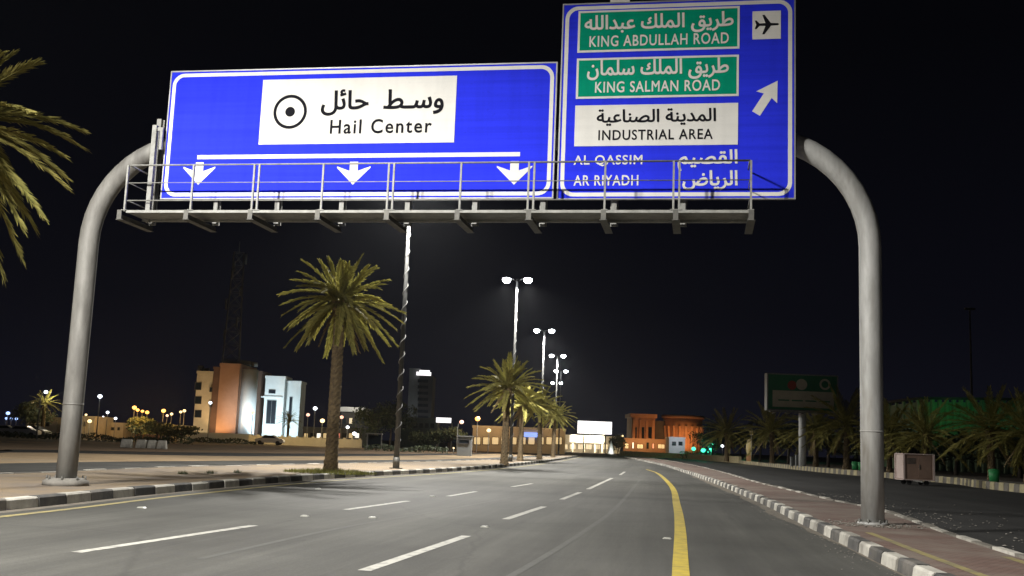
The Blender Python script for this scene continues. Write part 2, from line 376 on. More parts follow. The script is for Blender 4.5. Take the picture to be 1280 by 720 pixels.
# service road on the right
IR = [(3.0, -30), (4.4, -8), (5.6, 5), (6.9, 13.5)] + px([(1211, 686), (1108, 647), (1050, 634), (1000, 621), (940, 605), (900, 592), (860, 582), (830, 576.5), (800, 572.5)])
SR = [(22, -30), (23.5, 10)] + px([(1275, 616), (1190, 605), (1100, 597), (1020, 590), (930, 580), (872, 573)])
strip('service_road', IR, SR, .010, 'asphalt_dark', 120)
SW = [(26, -30), (27.5, 10)] + [(p[0]+4.5, p[1]+1) for p in SR[2:]]
strip('footpath', [(p[0]+.2, p[1]) for p in SR], SW, .30, 'kerb_grey', 80)
strip('earth_bank', SW, [(p[0]+60, p[1]+30) for p in SW], .28, 'dirt', 60)
IT = .17
lk = resample(LK, .5); rk = resample(RK, .5); ol = resample(OL, .5); ir = resample(IR, .5)
strip('left_island', [(v.x, v.y) for v in offset(ol, .2)[::6]], [(v.x, v.y) for v in offset(lk, -.2)[::6]], IT, 'paver_tan', 140)
strip('right_island', [(v.x, v.y) for v in offset(rk, .2)[::6]], [(v.x, v.y) for v in offset(ir, -.2)[::6]], IT, 'paver_red', 140)
def kerb(name, path, width, h, block, mats, side, jitter=0.0, seed=1):
    random.seed(seed)
    pts = lerp_path(path, int(sum((path[i+1]-path[i]).length for i in range(len(path)-1))/block)+1)
    mb = MB()
    for i in range(len(pts)-1):
        d = (pts[i+1]-pts[i]); L = d.length; d.normalize(); n = Vector((d.y, -d.x, 0))*side
        gap = .012; j = random.uniform(-jitter, jitter); hh = h+random.uniform(-.012, .012)*(1 if jitter else 0)
        a = pts[i]+d*gap+n*j; b = pts[i+1]-d*gap+n*j
        ch = .03
        prof = [(0, 0), (.02, hh-ch), (ch+.02, hh), (width, hh), (width, 0)]
        vs = [(*(a+n*x).xy, z) for x, z in prof]+[(*(b+n*x).xy, z) for x, z in prof]
        mb.add(vs, [(0,1,2,3,4), (9,8,7,6,5)]+[(k, k+5, (k+1) % 5+5, (k+1) % 5) for k in range(5)], (i % 2))
    o = mb.build(name, mats); o['kind'] = 'structure'; return o
kerb('left_kerb', lk, .22, .20, 1.05, ['kerb_white', 'kerb_black'], -1, .012, 3)
kerb('right_kerb', rk, .20, .185, .85, ['kerb_white', 'kerb_black'], 1, .015, 4)
kerb('island_back_kerb', ol, .18, .19, 1.3, ['kerb_white', 'kerb_grey'], 1, .03, 5)
kerb('service_kerb', ir, .18, .20, 1.1, ['kerb_grey', 'kerb_white'], -1, .03, 6)
kerb('footpath_kerb', resample(SR, .6), .3, .42, .75, ['kerb_cream', 'kerb_grey'], 1, .02, 7)
# painted lines
mb = MB(); yl = resample([(-4.8, -30), (-.6, -4), (.7, 4)]+px([(851, 720), (850, 660), (846, 632), (839, 608), (822, 592), (808, 587)]), .8); line_strip(mb, yl[:-14], .20, .016); line_strip(mb, yl[-15:], .13, .0165)
tag(mb.build('edge_line', 'line_yellow'), kind='structure')
mb = MB(); line_strip(mb, offset(lk, .62)[::2], .17, .016); tag(mb.build('edge_line', 'line_pale'), kind='structure')
mb = MB()
for a, b in [((95, 692), (317, 658)), ((432, 638), (510, 627)), ((455, 715), (583, 671)), ((632, 650), (680, 634)), ((702, 625), (725, 616)), ((735, 612), (765, 598)), ((560, 621), (595, 615)), ((640, 609), (665, 605)), ((775, 594), (781, 590))]:
    p = gnd(*a); q = gnd(*b); line_strip(mb, [p.lerp(q, k/6) for k in range(7)], .15, .016)
tag(mb.build('lane_marking', 'line_white'), kind='structure')
mb = MB(); line_strip(mb, resample(px([(560, 760), (645, 718), (735, 662), (775, 630), (800, 600)]), 1), .10, .014)
line_strip(mb, resample(px([(250, 700), (420, 662), (545, 640), (640, 622)]), 1), .10, .014)
tag(mb.build('seam_line', 'line_faint'), kind='structure')
mb = MB()
line_strip(mb, offset(rk, .55)[70:98], .13, IT+.004); line_strip(mb, offset(ir, -.36)[62:90], .13, IT+.004)
tag(mb.build('island_border', 'line_pale'), kind='structure')
# dark earth in the island, behind the pole
# ------------------------------------------------------------------ sign gantry
GL = gnd(82, 606, .18); GR = gnd(1091, 655, .18); GM = (GL+GR)/2; GM.z = 0
ex = (GR-GL); ex.z = 0; HS = ex.length/2; ex.normalize(); ey = Vector((-ex.y, ex.x, 0)); GA = math.atan2(ex.y, ex.x)
def onp(x, y, off):
    d = ray(x, y); p0 = GM+ey*off; p = CP+d*((p0-CP).dot(ey)/d.dot(ey)); return (p-GM).dot(ex), p.z
gan = empty('sign_gantry', GM, GA, 'grey steel gantry of two bent tube posts with railed walkway spanning the road', 'sign gantry')
PR = .215; BR = 2.25; ZB = 5.5
def post(s):
    mb = MB(); pts = [(s*HS, 0, IT), (s*HS, 0, 2), (s*HS, 0, 4), (s*HS, 0, ZB)]
    for k in range(1, 13):
        a = R(90*k/12); pts.append((s*(HS-BR+BR*math.cos(a)), 0, ZB+BR*math.sin(a)))
    mb.tube(pts, PR, 24)
    for z in (1.9,): mb.tube([(s*HS, 0, z), (s*HS, 0, z+.03)], PR+.006, 24)
    return mb
for s in (-1, 1):
    p = post(s).build('column', 'galv_worn_dimmed' if s < 0 else 'galv', gan)
    mb = MB()
    if s < 0:
        mb.tube([(s*HS, 0, IT), (s*HS, 0, IT+.1), (s*HS, 0, IT+.16)], [.48, .47, .36], 20)
    else:
        mb.tube([(s*HS, 0, IT), (s*HS, 0, IT+.05)], [.30, .27], 20)
    mb.build('base_collar', 'concrete' if s < 0 else 'galv', p)
    for k in range(8):
        a = R(45*k+20); rr = .40 if s < 0 else .26; h = .16 if s < 0 else .05; mb = MB()
        mb.tube([(s*HS+rr*math.cos(a), rr*math.sin(a), IT+h-.06), (s*HS+rr*math.cos(a), rr*math.sin(a), IT+h+.05)], .022, 6)
        mb.build('anchor_bolt', 'steel_dark', p)
    mb = MB(); xx = s*(HS-BR); 
    mb.tube([(xx-.03, 0, ZB+BR), (xx+.03, 0, ZB+BR)], .34, 20); mb.build('flange', 'galv', p)
mb = MB(); mb.tube([(-(HS-BR), 0, ZB+BR), (0, 0, ZB+BR), (HS-BR, 0, ZB+BR)], PR, 20); mb.build('beam', 'galv', gan)
WX0, WX1 = onp(158, 264, -1.2)[0], onp(937, 265, -1.2)[0]; WZ = onp(500, 264, -1.2)[1]
tops = [161, 243, 322, 405, 490, 577, 665, 757, 846, 939]
PX = [onp(v, 204, -1.2)[0] for v in tops]
RZ = onp(500, 204, -1.2)[1]; MZ = onp(500, 227, -1.2)[1]; TZ = onp(500, 250, -1.2)[1]
mb = MB()                      # walkway floor
mb.box(WX0, WX1, -1.22, -1.14, WZ-.035, WZ+.02); mb.box(WX0, WX1, -.55, -.47, WZ-.08, WZ+.02)
k = WX0
while k < WX1-.05:
    mb.box(k, k+.01, -1.14, -.55, WZ-.014, WZ-.004); k += .25
mb.box(WX0+.01, WX1-.01, -1.138, -.552, WZ-.03, WZ-.015)
mb.build('walkway', 'steel', gan)
rail = MB()
def rbar(p, q, r_=.022): rail.tube([p, q], r_, 8)
for z, r_ in ((RZ, .020), (MZ, .011), (TZ, .014)):
    rbar((WX0, -1.2, z), (WX1, -1.2, z), r_); 
    for xx in (WX0, WX1): rbar((xx, -1.2, z), (xx, -.5, z), r_*.9)
rail.build('handrail', 'steel', gan)
for i, xx in enumerate(PX):
    mb = MB()
    xs = [xx-.055, xx+.055] if i in (2, 4, 6, 8) else [xx]
    for q in xs: mb.box(q-.019, q+.019, -1.222, -1.178, WZ, RZ)
    mb.box(xs[0]-.06, xs[-1]+.06, -1.24, -1.16, WZ+.021, WZ+.033)
    mb.build('rail_post', 'steel', gan)
    mb = MB(); mb.box(xx-.04, xx+.04, -1.38, -.05, WZ-.2, WZ-.105); mb.box(xx-.075, xx+.075, -1.38, -.05, WZ-.215, WZ-.203)
    mb.box(xx-.05, xx+.05, -1.395, -1.382, WZ-.215, WZ-.01)
    mb.build('bracket', 'steel_dark', gan)
    mb = MB(); zt = 9.1 if xx < 2.1 else 10.2
    if i == 0: zt = 8.25
    mb.box(xx+.06, xx+.16, -.30, -.2, WZ-.1, zt); mb.box(xx+.03, xx+.19, -.205, -.193, WZ-.1, zt)
    mb.box(xx+.05, xx+.17, -.19, -.02, ZB+BR-.08, ZB+BR+.08)
    if xx < 6: mb.build('upright', 'steel', gan)
mb = MB(); xl = onp(191, 200, -.55)[0]
mb.box(xl-.05, xl+.05, -.60, -.50, WZ-.1, onp(195, 157, -.55)[1]); mb.box(xl+.02, xl+.18, -.55, -.50, onp(199, 158, -.55)[1]-.1, onp(199, 158, -.55)[1]-.02)
mb.box(xl+.13, xl+.19, -.58, -.52, onp(205, 187, -.55)[1], onp(205, 162, -.55)[1]); mb.build('end_frame', 'steel', gan)
mb = MB(); rx = HS-BR+.35
mb.box(rx, rx+.14, -.36, -.10, ZB+BR-.35, ZB+BR+.3); mb.build('clamp', 'steel_dark', gan)

# ------------------------------------------------------------------ lettering
AR = {'ا': 'FE8D FE8E', 'ب': 'FE8F FE90 FE91 FE92', 'ح': 'FEA1 FEA2 FEA3 FEA4', 'د': 'FEA9 FEAA', 'ر': 'FEAD FEAE', 'س': 'FEB1 FEB2 FEB3 FEB4',
      'ص': 'FEB9 FEBA FEBB FEBC', 'ض': 'FEBD FEBE FEBF FEC0', 'ط': 'FEC1 FEC2 FEC3 FEC4', 'ع': 'FEC9 FECA FECB FECC', 'ق': 'FED5 FED6 FED7 FED8',
      'ك': 'FED9 FEDA FEDB FEDC', 'ل': 'FEDD FEDE FEDF FEE0', 'م': 'FEE1 FEE2 FEE3 FEE4', 'ن': 'FEE5 FEE6 FEE7 FEE8', 'ه': 'FEE9 FEEA FEEB FEEC',
      'و': 'FEED FEEE', 'ي': 'FEF1 FEF2 FEF3 FEF4', 'ة': 'FE93 FE94', 'ئ': 'FE89 FE8A FE8B FE8C', 'ـ': '0640 0640 0640 0640'}
AR = {k_: [chr(int(c, 16)) for c in v_.split()] for k_, v_ in AR.items()}
def shape(s):
    out = []
    for i, ch in enumerate(s):
        if ch not in AR: out.append(ch); continue
        prev = i > 0 and s[i-1] in AR and len(AR[s[i-1]]) == 4
        nxt = len(AR[ch]) == 4 and i+1 < len(s) and s[i+1] in AR
        out.append(AR[ch][(3 if nxt else 1) if prev else (2 if nxt else 0)])
    return ''.join(out[::-1])
_gc = {}; _ac = {}
def _text_obj(body):
    c = bpy.data.curves.new('lettering', 'FONT'); c.body = body; c.size = 1; c.resolution_u = 3
    o = bpy.data.objects.new('lettering', c); C.objects.link(o); return o, c
def _extent(body):
    o, c = _text_obj(body); dg = bpy.context.evaluated_depsgraph_get(); me = bpy.data.meshes.new_from_object(o.evaluated_get(dg))
    xs = [v.co.x for v in me.vertices]; bpy.data.objects.remove(o); bpy.data.curves.remove(c); bpy.data.meshes.remove(me); return max(xs)
BARX = None
def advance(ch):
    global BARX
    if BARX is None: BARX = _extent('|')
    if ch not in _ac: _ac[ch] = _extent(ch+'|')-BARX
    return _ac[ch]
def area(p): return sum(p[i][0]*p[(i+1) % len(p)][1]-p[(i+1) % len(p)][0]*p[i][1] for i in range(len(p)))/2
def grow(p, off):              # every vertex moved out along its mitred normal
    out = []; n = len(p)
    for i in range(n):
        a, b, c = Vector(p[i-1]), Vector(p[i]), Vector(p[(i+1) % n]); d0 = (b-a).normalized(); d1 = (c-b).normalized()
        n0 = Vector((d0.y, -d0.x)); n1 = Vector((d1.y, -d1.x)); m = (n0+n1)/max(1+n0.dot(n1), .6)
        v = b+m*off; out.append((v.x, v.y))
    return out
def glyph(ch, off):
    if (ch, off) in _gc: return _gc[ch, off]
    o, c = _text_obj(ch); dg = bpy.context.evaluated_depsgraph_get(); cu = o.to_curve(dg)
    polys = []
    for sp in cu.splines:
        if sp.type == 'BEZIER':
            pts = []; n = len(sp.bezier_points)
            for i in range(n):
                a, b = sp.bezier_points[i], sp.bezier_points[(i+1) % n]
                for k_ in range(4):
                    t = k_/4; u_ = 1-t
                    v = a.co*u_**3+a.handle_right*3*u_*u_*t+b.handle_left*3*u_*t*t+b.co*t**3
                    if not pts or (Vector(pts[-1])-v.xy).length > 8e-3: pts.append(tuple(v.xy))
        else: pts = [tuple(p.co.xy) for p in sp.points]
        while len(pts) > 2 and (Vector(pts[0])-Vector(pts[-1])).length < 8e-3: pts.pop()
        if len(pts) > 2: polys.append(pts)
    o.to_curve_clear(); bpy.data.objects.remove(o); bpy.data.curves.remove(c)
    sg = area(max(polys, key=lambda p: abs(area(p)))) > 0
    # fill by winding number, so outlines of one letter may overlap
    P2 = [Vector(v) for p in polys for v in p]; E2 = []; o_ = 0
    for p in polys: E2 += [(o_+k_, o_+(k_+1) % len(p)) for k_ in range(len(p))]; o_ += len(p)
    tv, te, tf, *_ = delaunay_2d_cdt(P2, E2, [], 0, 1e-5)
    def winding(q):
        w_ = 0
        for p in polys:
            for k_ in range(len(p)):
                (x1, y1), (x2, y2) = p[k_-1], p[k_]
                if (y1 <= q[1]) != (y2 <= q[1]):
                    if q[0] < x1+(q[1]-y1)/(y2-y1)*(x2-x1): w_ += 1 if y2 > y1 else -1
        return w_
    vs = [(v.x, v.y, 0.0) for v in tv]; fs = [tuple(f) for f in tf if winding((tv[f[0]]+tv[f[1]]+tv[f[2]])/3)]
    for j, p in enumerate(polys):          # the emboldening rim, a hair in front of the fill
        sgn = 1 if sg else -1; a_ = grow(p, -off*.25*sgn); b_ = grow(p, off*sgn); n = len(p); o_ = len(vs)
        vs += [(x, y, .0022+.0006*j) for x, y in a_]+[(x, y, .0022+.0006*j) for x, y in b_]; fs += [(o_+k_, o_+(k_+1) % n, o_+(k_+1) % n+n, o_+k_+n) for k_ in range(n)]
    _gc[ch, off] = (vs, fs); return vs, fs
def lettering(s, arabic, x0, x1, z0, z1, y, m, parent, off=.018, track=0.0):
    t = shape(s) if arabic else s
    words = [MB()]; x = 0
    for i, ch in enumerate(t):
        if ch != ' ':
            vs, fs = glyph(ch, off); words[-1].add([(a+x, -b_*.8 - (.0032*(i % 2)), c) for a, c, b_ in vs], fs)
        elif words[-1].v: words.append(MB())
        x += advance(ch)+track*(not arabic)
    al = [v for mb in words for v in mb.v]
    xs = [v[0] for v in al]; zs = [v[2] for v in al]; ax, bx, az, bz = min(xs), max(xs), min(zs), max(zs)
    for mb in words:           # one word, one mesh
        mb.v = [(x0+(v[0]-ax)/(bx-ax)*(x1-x0), y+v[1], z0+(v[2]-az)/(bz-az)*(z1-z0)) for v in mb.v]
        me = mb.mesh('lettering', m); o = bpy.data.objects.new('lettering', me); C.objects.link(o); o.parent = parent
# ------------------------------------------------------------------ direction signs (their own things, clamped to the gantry)
FY = -.40
def S(x, y): return onp(x, y, FY)
def rrect(x0, x1, z0, z1, r_, n=8):
    out = []
    for cx, cz, a0 in ((x1-r_, z1-r_, 0), (x0+r_, z1-r_, 90), (x0+r_, z0+r_, 180), (x1-r_, z0+r_, 270)):
        for k_ in range(n+1):
            a = R(a0+90*k_/n); out.append((cx+r_*math.cos(a), cz+r_*math.sin(a)))
    return out
def sign(label, x0, x1, z0, z1):
    root = empty('direction_sign', GM, GA, label, 'road sign', 'direction signs on the gantry')
    mb = MB(); mb.box(x0, x1, FY, FY+.05, z0, z1, 0)
    zz = z0+.35
    while zz < z1: mb.box(x0+.05, x1-.05, FY+.052, FY+.10, zz, zz+.08, 1); zz += .8
    panel = mb.build('panel', ['blue', 'sign_back'], root)
    o_ = rrect(x0+.035, x1-.035, z0+.035, z1-.035, .27); i_ = rrect(x0+.115, x1-.115, z0+.115, z1-.115, .20); n = len(o_); mb = MB()
    mb.add([(x, FY-.004, z) for x, z in o_]+[(x, FY-.004, z) for x, z in i_], [(k_, (k_+1) % n, (k_+1) % n+n, k_+n) for k_ in range(n)])
    mb.build('border', 'white', root)
    mb = MB(); f_ = .03
    for b in ((x0-f_, x0-.002, z0-f_, z1+f_), (x1+.002, x1+f_, z0-f_, z1+f_)): mb.box(b[0], b[1], FY-.01, FY+.06, b[2], b[3])
    mb.box(x0, x1, FY-.01, FY+.06, z0-f_, z0-.002); mb.box(x0, x1, FY-.01, FY+.06, z1+.002, z1+f_)
    mb.build('edge_frame', 'sign_back', root)
    return root, panel
def rect4(a, b, c, d):         # four pixel corners -> x0,x1,z0,z1
    P = [S(*p) for p in (a, b, c, d)]; return (P[0][0]+P[3][0])/2, (P[1][0]+P[2][0])/2, (P[2][1]+P[3][1])/2, (P[0][1]+P[1][1])/2
def plate(root, r4, m, rim=None, name='plate'):
    x0, x1, z0, z1 = r4; mb = MB()
    if rim:
        mb.box(x0, x1, FY-.012, FY-.002, z0, z1, 1); k_ = .045; mb.box(x0+k_, x1-k_, FY-.015, FY-.0125, z0+k_, z1-k_, 0)
        return mb.build(name, [m, rim], root)
    mb.box(x0, x1, FY-.014, FY-.002, z0, z1); return mb.build(name, m, root)
def fit(l, r_, t, b):          # pixel box -> local box
    xm = (l+r_)/2; ym = (t+b)/2
    return S(l, ym)[0], S(r_, ym)[0], S(xm, b)[1], S(xm, t)[1]
PY = FY-.017
lx = rect4((213, 88), (695, 82), (690, 248), (205, 246))
s1, p1 = sign('wide blue direction sign with white centre plate, circle symbol and three downward arrows', *lx)
r4 = rect4((328, 98), (571, 97), (568, 179), (325, 180)); wp = plate(s1, r4, 'white')
lettering('وسـط  حائل', True, *fit(402, 555, 111, 144), PY, 'black', wp, .022)
lettering('Hail Center', False, *fit(413, 540, 149, 167), PY, 'black', wp, .015, .09)
mb = MB(); cx, cz = S(363, 140); pr = S(384, 140)[0]-cx
def ring(mb, cx, cz, r1, r2, y, n=40):
    mb.add([(cx+r1*math.cos(R(360*k_/n)), y, cz+r1*math.sin(R(360*k_/n))) for k_ in range(n)]+[(cx+r2*math.cos(R(360*k_/n)), y, cz+r2*math.sin(R(360*k_/n))) for k_ in range(n)],
           [(k_, (k_+1) % n, (k_+1) % n+n, k_+n) for k_ in range(n)])
def disc(mb, cx, cz, r_, y, n=28, mi=0):
    mb.add([(cx+r_*math.cos(R(360*k_/n)), y, cz+r_*math.sin(R(360*k_/n))) for k_ in range(n)], [tuple(range(n))], mi)
ring(mb, cx, cz, pr, pr*.82, PY); disc(mb, cx, cz, pr*.29, PY); mb.build('centre_symbol', 'black', wp)
mb = MB(); a = S(247, 194); b = S(650, 195.5); mb.box(a[0], b[0], FY-.008, FY-.002, (a[1]+b[1])/2-.045, (a[1]+b[1])/2+.045); mb.build('lane_bar', 'white', s1)
for ax in (249, 442, 643):
    tz = S(ax, 231)[1]; x = S(ax, 215)[0]; q = S(ax+1000/57, 215)[0]
    poly = [(0, 0), (.37, .37), (.37, .40), (.09, .30), (.09, .50), (-.09, .50), (-.09, .30), (-.37, .40), (-.37, .37)]
    mb = MB(); mb.prism([(x+u_, tz+v_) for u_, v_ in poly], FY-.008, FY-.002); mb.build('arrow', 'white', s1)
lx = rect4((705, 4), (994, 0), (991, 247), (698, 248))
s2, p2 = sign('tall blue direction sign with two green road plates, airport symbol and slanting arrow', *lx)
for r4, m, rim, ar, abox, la, lbox, col in [
        (((723, 12), (925, 10), (924, 62), (722, 65)), 'green', 'white', 'طريق الملك عبدالله', (731, 917, 17, 42), 'KING ABDULLAH ROAD', (737, 911, 43, 57), 'white'),
        (((721, 72), (924, 70), (923, 120), (720, 124)), 'green', 'white', 'طريق الملك سلمان', (734, 911, 74, 100), 'KING SALMAN ROAD', (744, 900, 101, 115), 'white'),
        (((719, 132), (923, 129), (922, 181), (718, 183)), 'white', None, 'المدينة الصناعية', (746, 895, 136, 157), 'INDUSTRIAL AREA', (748, 891, 162, 175), 'black')]:
    pl = plate(s2, rect4(*r4), m, rim)
    lettering(ar, True, *fit(*abox), PY, col, pl, .022); lettering(la, False, *fit(*lbox), PY, col, pl, .016, .06)
for s, ar, bx in [('AL QASSIM', 0, (717, 803, 194, 208)), ('AR RIYADH', 0, (717, 798, 219, 232)), ('القصيم', 1, (847, 922, 187, 214)), ('الرياض', 1, (853, 922, 213, 238))]:
    lettering(s, bool(ar), *fit(*bx), FY-.006, 'white', p2, .022 if ar else .016, .06)
ap = plate(s2, rect4((941, 14), (976, 14), (976, 49), (940, 49)), 'white', None, 'airport_plate')
cx, cz = S(958, 31); k_ = .25
pl = [(1, 0), (.9, .09), (.35, .11), (-.15, .82), (-.33, .82), (-.08, .12), (-.55, .10), (-.78, .36), (-.92, .36), (-.8, 0)]
pl = pl+[(x, -z) for x, z in pl[::-1][1:]][:-1]
mb = MB(); mb.prism([(cx+x*k_, cz+z*k_) for x, z in pl], PY-.002, PY+.001); mb.build('aircraft_symbol', 'black', ap)
a = Vector(S(945, 142)); b = Vector(S(972, 101)); d = (b-a).normalized(); n = Vector((d.y, -d.x)); L = (b-a).length
poly = [a-n*.09, a+n*.09, a+d*(L-.36)+n*.09, a+d*(L-.40)+n*.24, a+d*L, a+d*(L-.40)-n*.24, a+d*(L-.36)-n*.09]
mb = MB(); mb.prism([tuple(v) for v in poly], FY-.008, FY-.002); mb.build('arrow', 'white', s2)
mb = MB(); q = S(775, 2); mb.box(q[0]-.2, q[0]+.2, FY, FY+.05, lx[3]+.035, lx[3]+.16); mb.build('top_tab', 'white', s2)

# ------------------------------------------------------------------ palms
def frond(mb, base, az, el, L, sag, rnd, mi=0, dens=40, wid=.42):
    d = Vector((math.cos(az)*math.cos(el), math.sin(az)*math.cos(el), math.sin(el)))
    side0 = Vector((-math.sin(az), math.cos(az), 0)); tw = rnd.uniform(-.3, .3); bend = rnd.uniform(-.15, .15)
    def P(t): return base + d*(L*t) + Vector((0, 0, -1))*(sag*L*t*t) + side0*(bend*L*t*t)
    n = 7; pts = [P(k_/n) for k_ in range(n+1)]
    mb.tube(pts, [.035*(1-k_/n)+.006 for k_ in range(n+1)], 4, mi, False)
    dens = int(dens*1.25)
    for k_ in range(dens):
        t = .10+.90*(k_+rnd.random()*.6)/dens
        p = P(t); T = (P(min(1, t+.02))-P(t-.02)).normalized(); s0 = (side0 - T*side0.dot(T)).normalized(); N = T.cross(s0)*-1
        if N.z < 0: N = -N
        s0 = s0*math.cos(tw)+N*math.sin(tw)
        ll = wid*(min(1, t/.3)**.6)*(1-.38*max(0, t-.6)/.4)*rnd.uniform(.8, 1.15)
        for sg in (-1, 1):
            dir_ = (T*(.95+.5*t)+s0*sg*(.95-.35*t)+N*rnd.uniform(.0, .42)).normalized()
            wv = T.cross(dir_).normalized().cross(dir_)*.027+N*rnd.uniform(-.010, .010)
            tip = p+dir_*ll+Vector((0, 0, -1))*ll*rnd.uniform(.02, .2); mid = p+dir_*ll*.5
            mb.add([p, mid+wv, tip, mid-wv], [(0, 1, 2, 3)], mi)
def palm_meshes(h, r_, seed, nf=52, low=-.5, dens=42):
    rnd = random.Random(seed); tr = MB(); n = 12; rings = int(h/.11); o = 0; lean = (rnd.uniform(-.02, .02)*h, rnd.uniform(-.02, .02)*h)
    for j in range(rings+1):
        t = j/rings; rad = .235-.05*t+.06*max(0, 1-t*h/.6)+(.05 if t > .93 else 0)
        for i in range(n):
            a = 2*math.pi*i/n+ (j % 2)*math.pi/n; rr = rad*(1+(.10 if (i+j) % 2 else -.05)*rnd.uniform(.6, 1.3))
            tr.v.append((lean[0]*t*t+rr*math.cos(a), lean[1]*t*t+rr*math.sin(a), t*h-.05+rnd.uniform(-.02, .02)))
    for j in range(rings):
        for i in range(n):
            i2 = (i+1) % n; tr.f.append((j*n+i, j*n+i2, (j+1)*n+i2, (j+1)*n+i)); tr.m.append(0); tr.sm.append(False)
    top = Vector((lean[0], lean[1], h)); cw = MB()
    for k_ in range(nf):
        q = (k_+.5)/nf; el = 1.35-(1.35-low)*q**.85+rnd.uniform(-.1, .1); az = k_*2.39996+rnd.uniform(-.2, .2)
        L = r_*(1.0+.12*math.sin(q*3))*rnd.uniform(.88, 1.08)
        frond(cw, top+Vector((math.cos(az)*.1, math.sin(az)*.1, rnd.uniform(-.15, .2))), az, el, L, .10+.22*math.cos(max(-.3, el)), rnd, 0, dens, .17*r_)
    dd = MB()
    for k_ in range(3):
        az = rnd.uniform(0, 6.28); frond(dd, top+Vector((math.cos(az)*.15, math.sin(az)*.15, -.25)), az, rnd.uniform(-1.25, -.75), r_*rnd.uniform(.5, .85), .12, rnd, 0, 22, .12*r_)
    for k_ in range(26):       # cut leaf bases
        az = rnd.uniform(0, 6.28); z = h-rnd.uniform(.1, .6); b = Vector((top.x+.2*math.cos(az), top.y+.2*math.sin(az), z))
        dd.bar(b, b+Vector((math.cos(az)*.12, math.sin(az)*.12, .22)), .07, .03)
    return tr.mesh('trunk', 'bark'), cw.mesh('crown', 'leaf'), dd.mesh('dry_fronds', 'leaf_dead')
def palm(loc, rz, meshes, label, group, sc_=1.0):
    root = empty('palm_tree', loc, rz, label, 'palm tree', group); root.scale = (sc_,)*3
    for nme, me in zip(('trunk', 'crown', 'dry_fronds'), meshes):
        o = bpy.data.objects.new(nme, me); C.objects.link(o); o.parent = root
    return root
GMED = 'date palms on the left island'
pmA = palm_meshes(6.2, 1.95, 11, 58, -.7, 44); p_ = gnd(413, 591, IT)
palm((p_.x, p_.y, IT), .4, pmA, 'tall date palm with full crown on the left island, grass at its foot', GMED)
pmB = palm_meshes(8.3, 2.7, 5, 62, -1.05, 54)
palm((-13.45, 24.6, IT), 1.0, pmB, 'date palm at the left picture edge, only its drooping fronds in view', GMED)
pmC = palm_meshes(4.8, 2.35, 23, 44, -.4)
p_ = gnd(630, 580.5, IT); palm((p_.x, p_.y, IT), 0, pmC, 'bushy dark green date palm under the nearest lit street lamp', GMED)
for (a, b, s_, rz, lb) in [(674, 574, 1.0, 2, 'date palm with yellowish lit fronds below the second lit street lamp'), (650, 576, .92, 4, 'slim short date palm between the two bushier palms of the island'),
                       (691, 571, 1.0, 5, 'farthest small date palm at the end of the left island')]:
    p_ = gnd(a, b, IT); palm((p_.x, p_.y, IT), rz, pmC, lb, GMED, s_)
GR_ = 'date palms along the right footpath'
pmD = palm_meshes(3.2, 3.3, 31, 46, -.45, 26)
def far_palm(pxx, Y, rz, s_, lb, group=GR_, z=.3): palm((gx(pxx, Y), Y, z), rz, pmD, lb, group, s_)
far_palm(1240, 70, 0, 1.0, 'large dark palm beside the green bin at the right picture edge')
far_palm(1157, 76, 1.2, .9, 'dark palm standing right behind the box trailer')
far_palm(1058, 104, 2.2, 1.3, 'tall dark palm just left of the right gantry post')
far_palm(1112, 92, 3.0, 1.0, 'dark palm close behind the right gantry post')
far_palm(1020, 118, 4.0, 1.25, 'dark palm right of the billboard pole, partly hiding the board')
far_palm(965, 135, 5.0, 1.25, 'dark palm left of the billboard pole below the board')
far_palm(908, 165, .5, 1.3, 'dark palm near the green lit garden')
far_palm(1285, 64, 2.7, .9, 'dark palm cut off by the right picture edge')
pmE = palm_meshes(4.2, 2.0, 41, 30, -.3, 16)
palm((gx(359, 190), 190, 0), 0, pmE, 'small palm in front of the white floodlit building', 'palms by the far left buildings')
palm((gx(52, 150), 150, 0), 1, pmE, 'small palm under the far left bracket lamp', 'palms by the far left buildings', 1.1)
# grass round the palm foot
rnd = random.Random(8); mb = MB(); p_ = gnd(413, 591, IT)
for _ in range(2600):
    a = rnd.uniform(0, 6.28); q = rnd.random()**.7*1.5; b = Vector((p_.x+q*1.1*math.cos(a), p_.y+q*math.sin(a)*1.3, IT)); h = rnd.uniform(.05, .22)*(1.2-q*.45)
    a2 = rnd.uniform(0, 6.28); d = Vector((math.cos(a2), math.sin(a2), 0)); mb.add([b-d*.012, b+d*.012, b+Vector((d.y*.6, -d.x*.6, 1))*h], [(0, 1, 2)])
tag(mb.build('grass', 'grass'), kind='stuff')

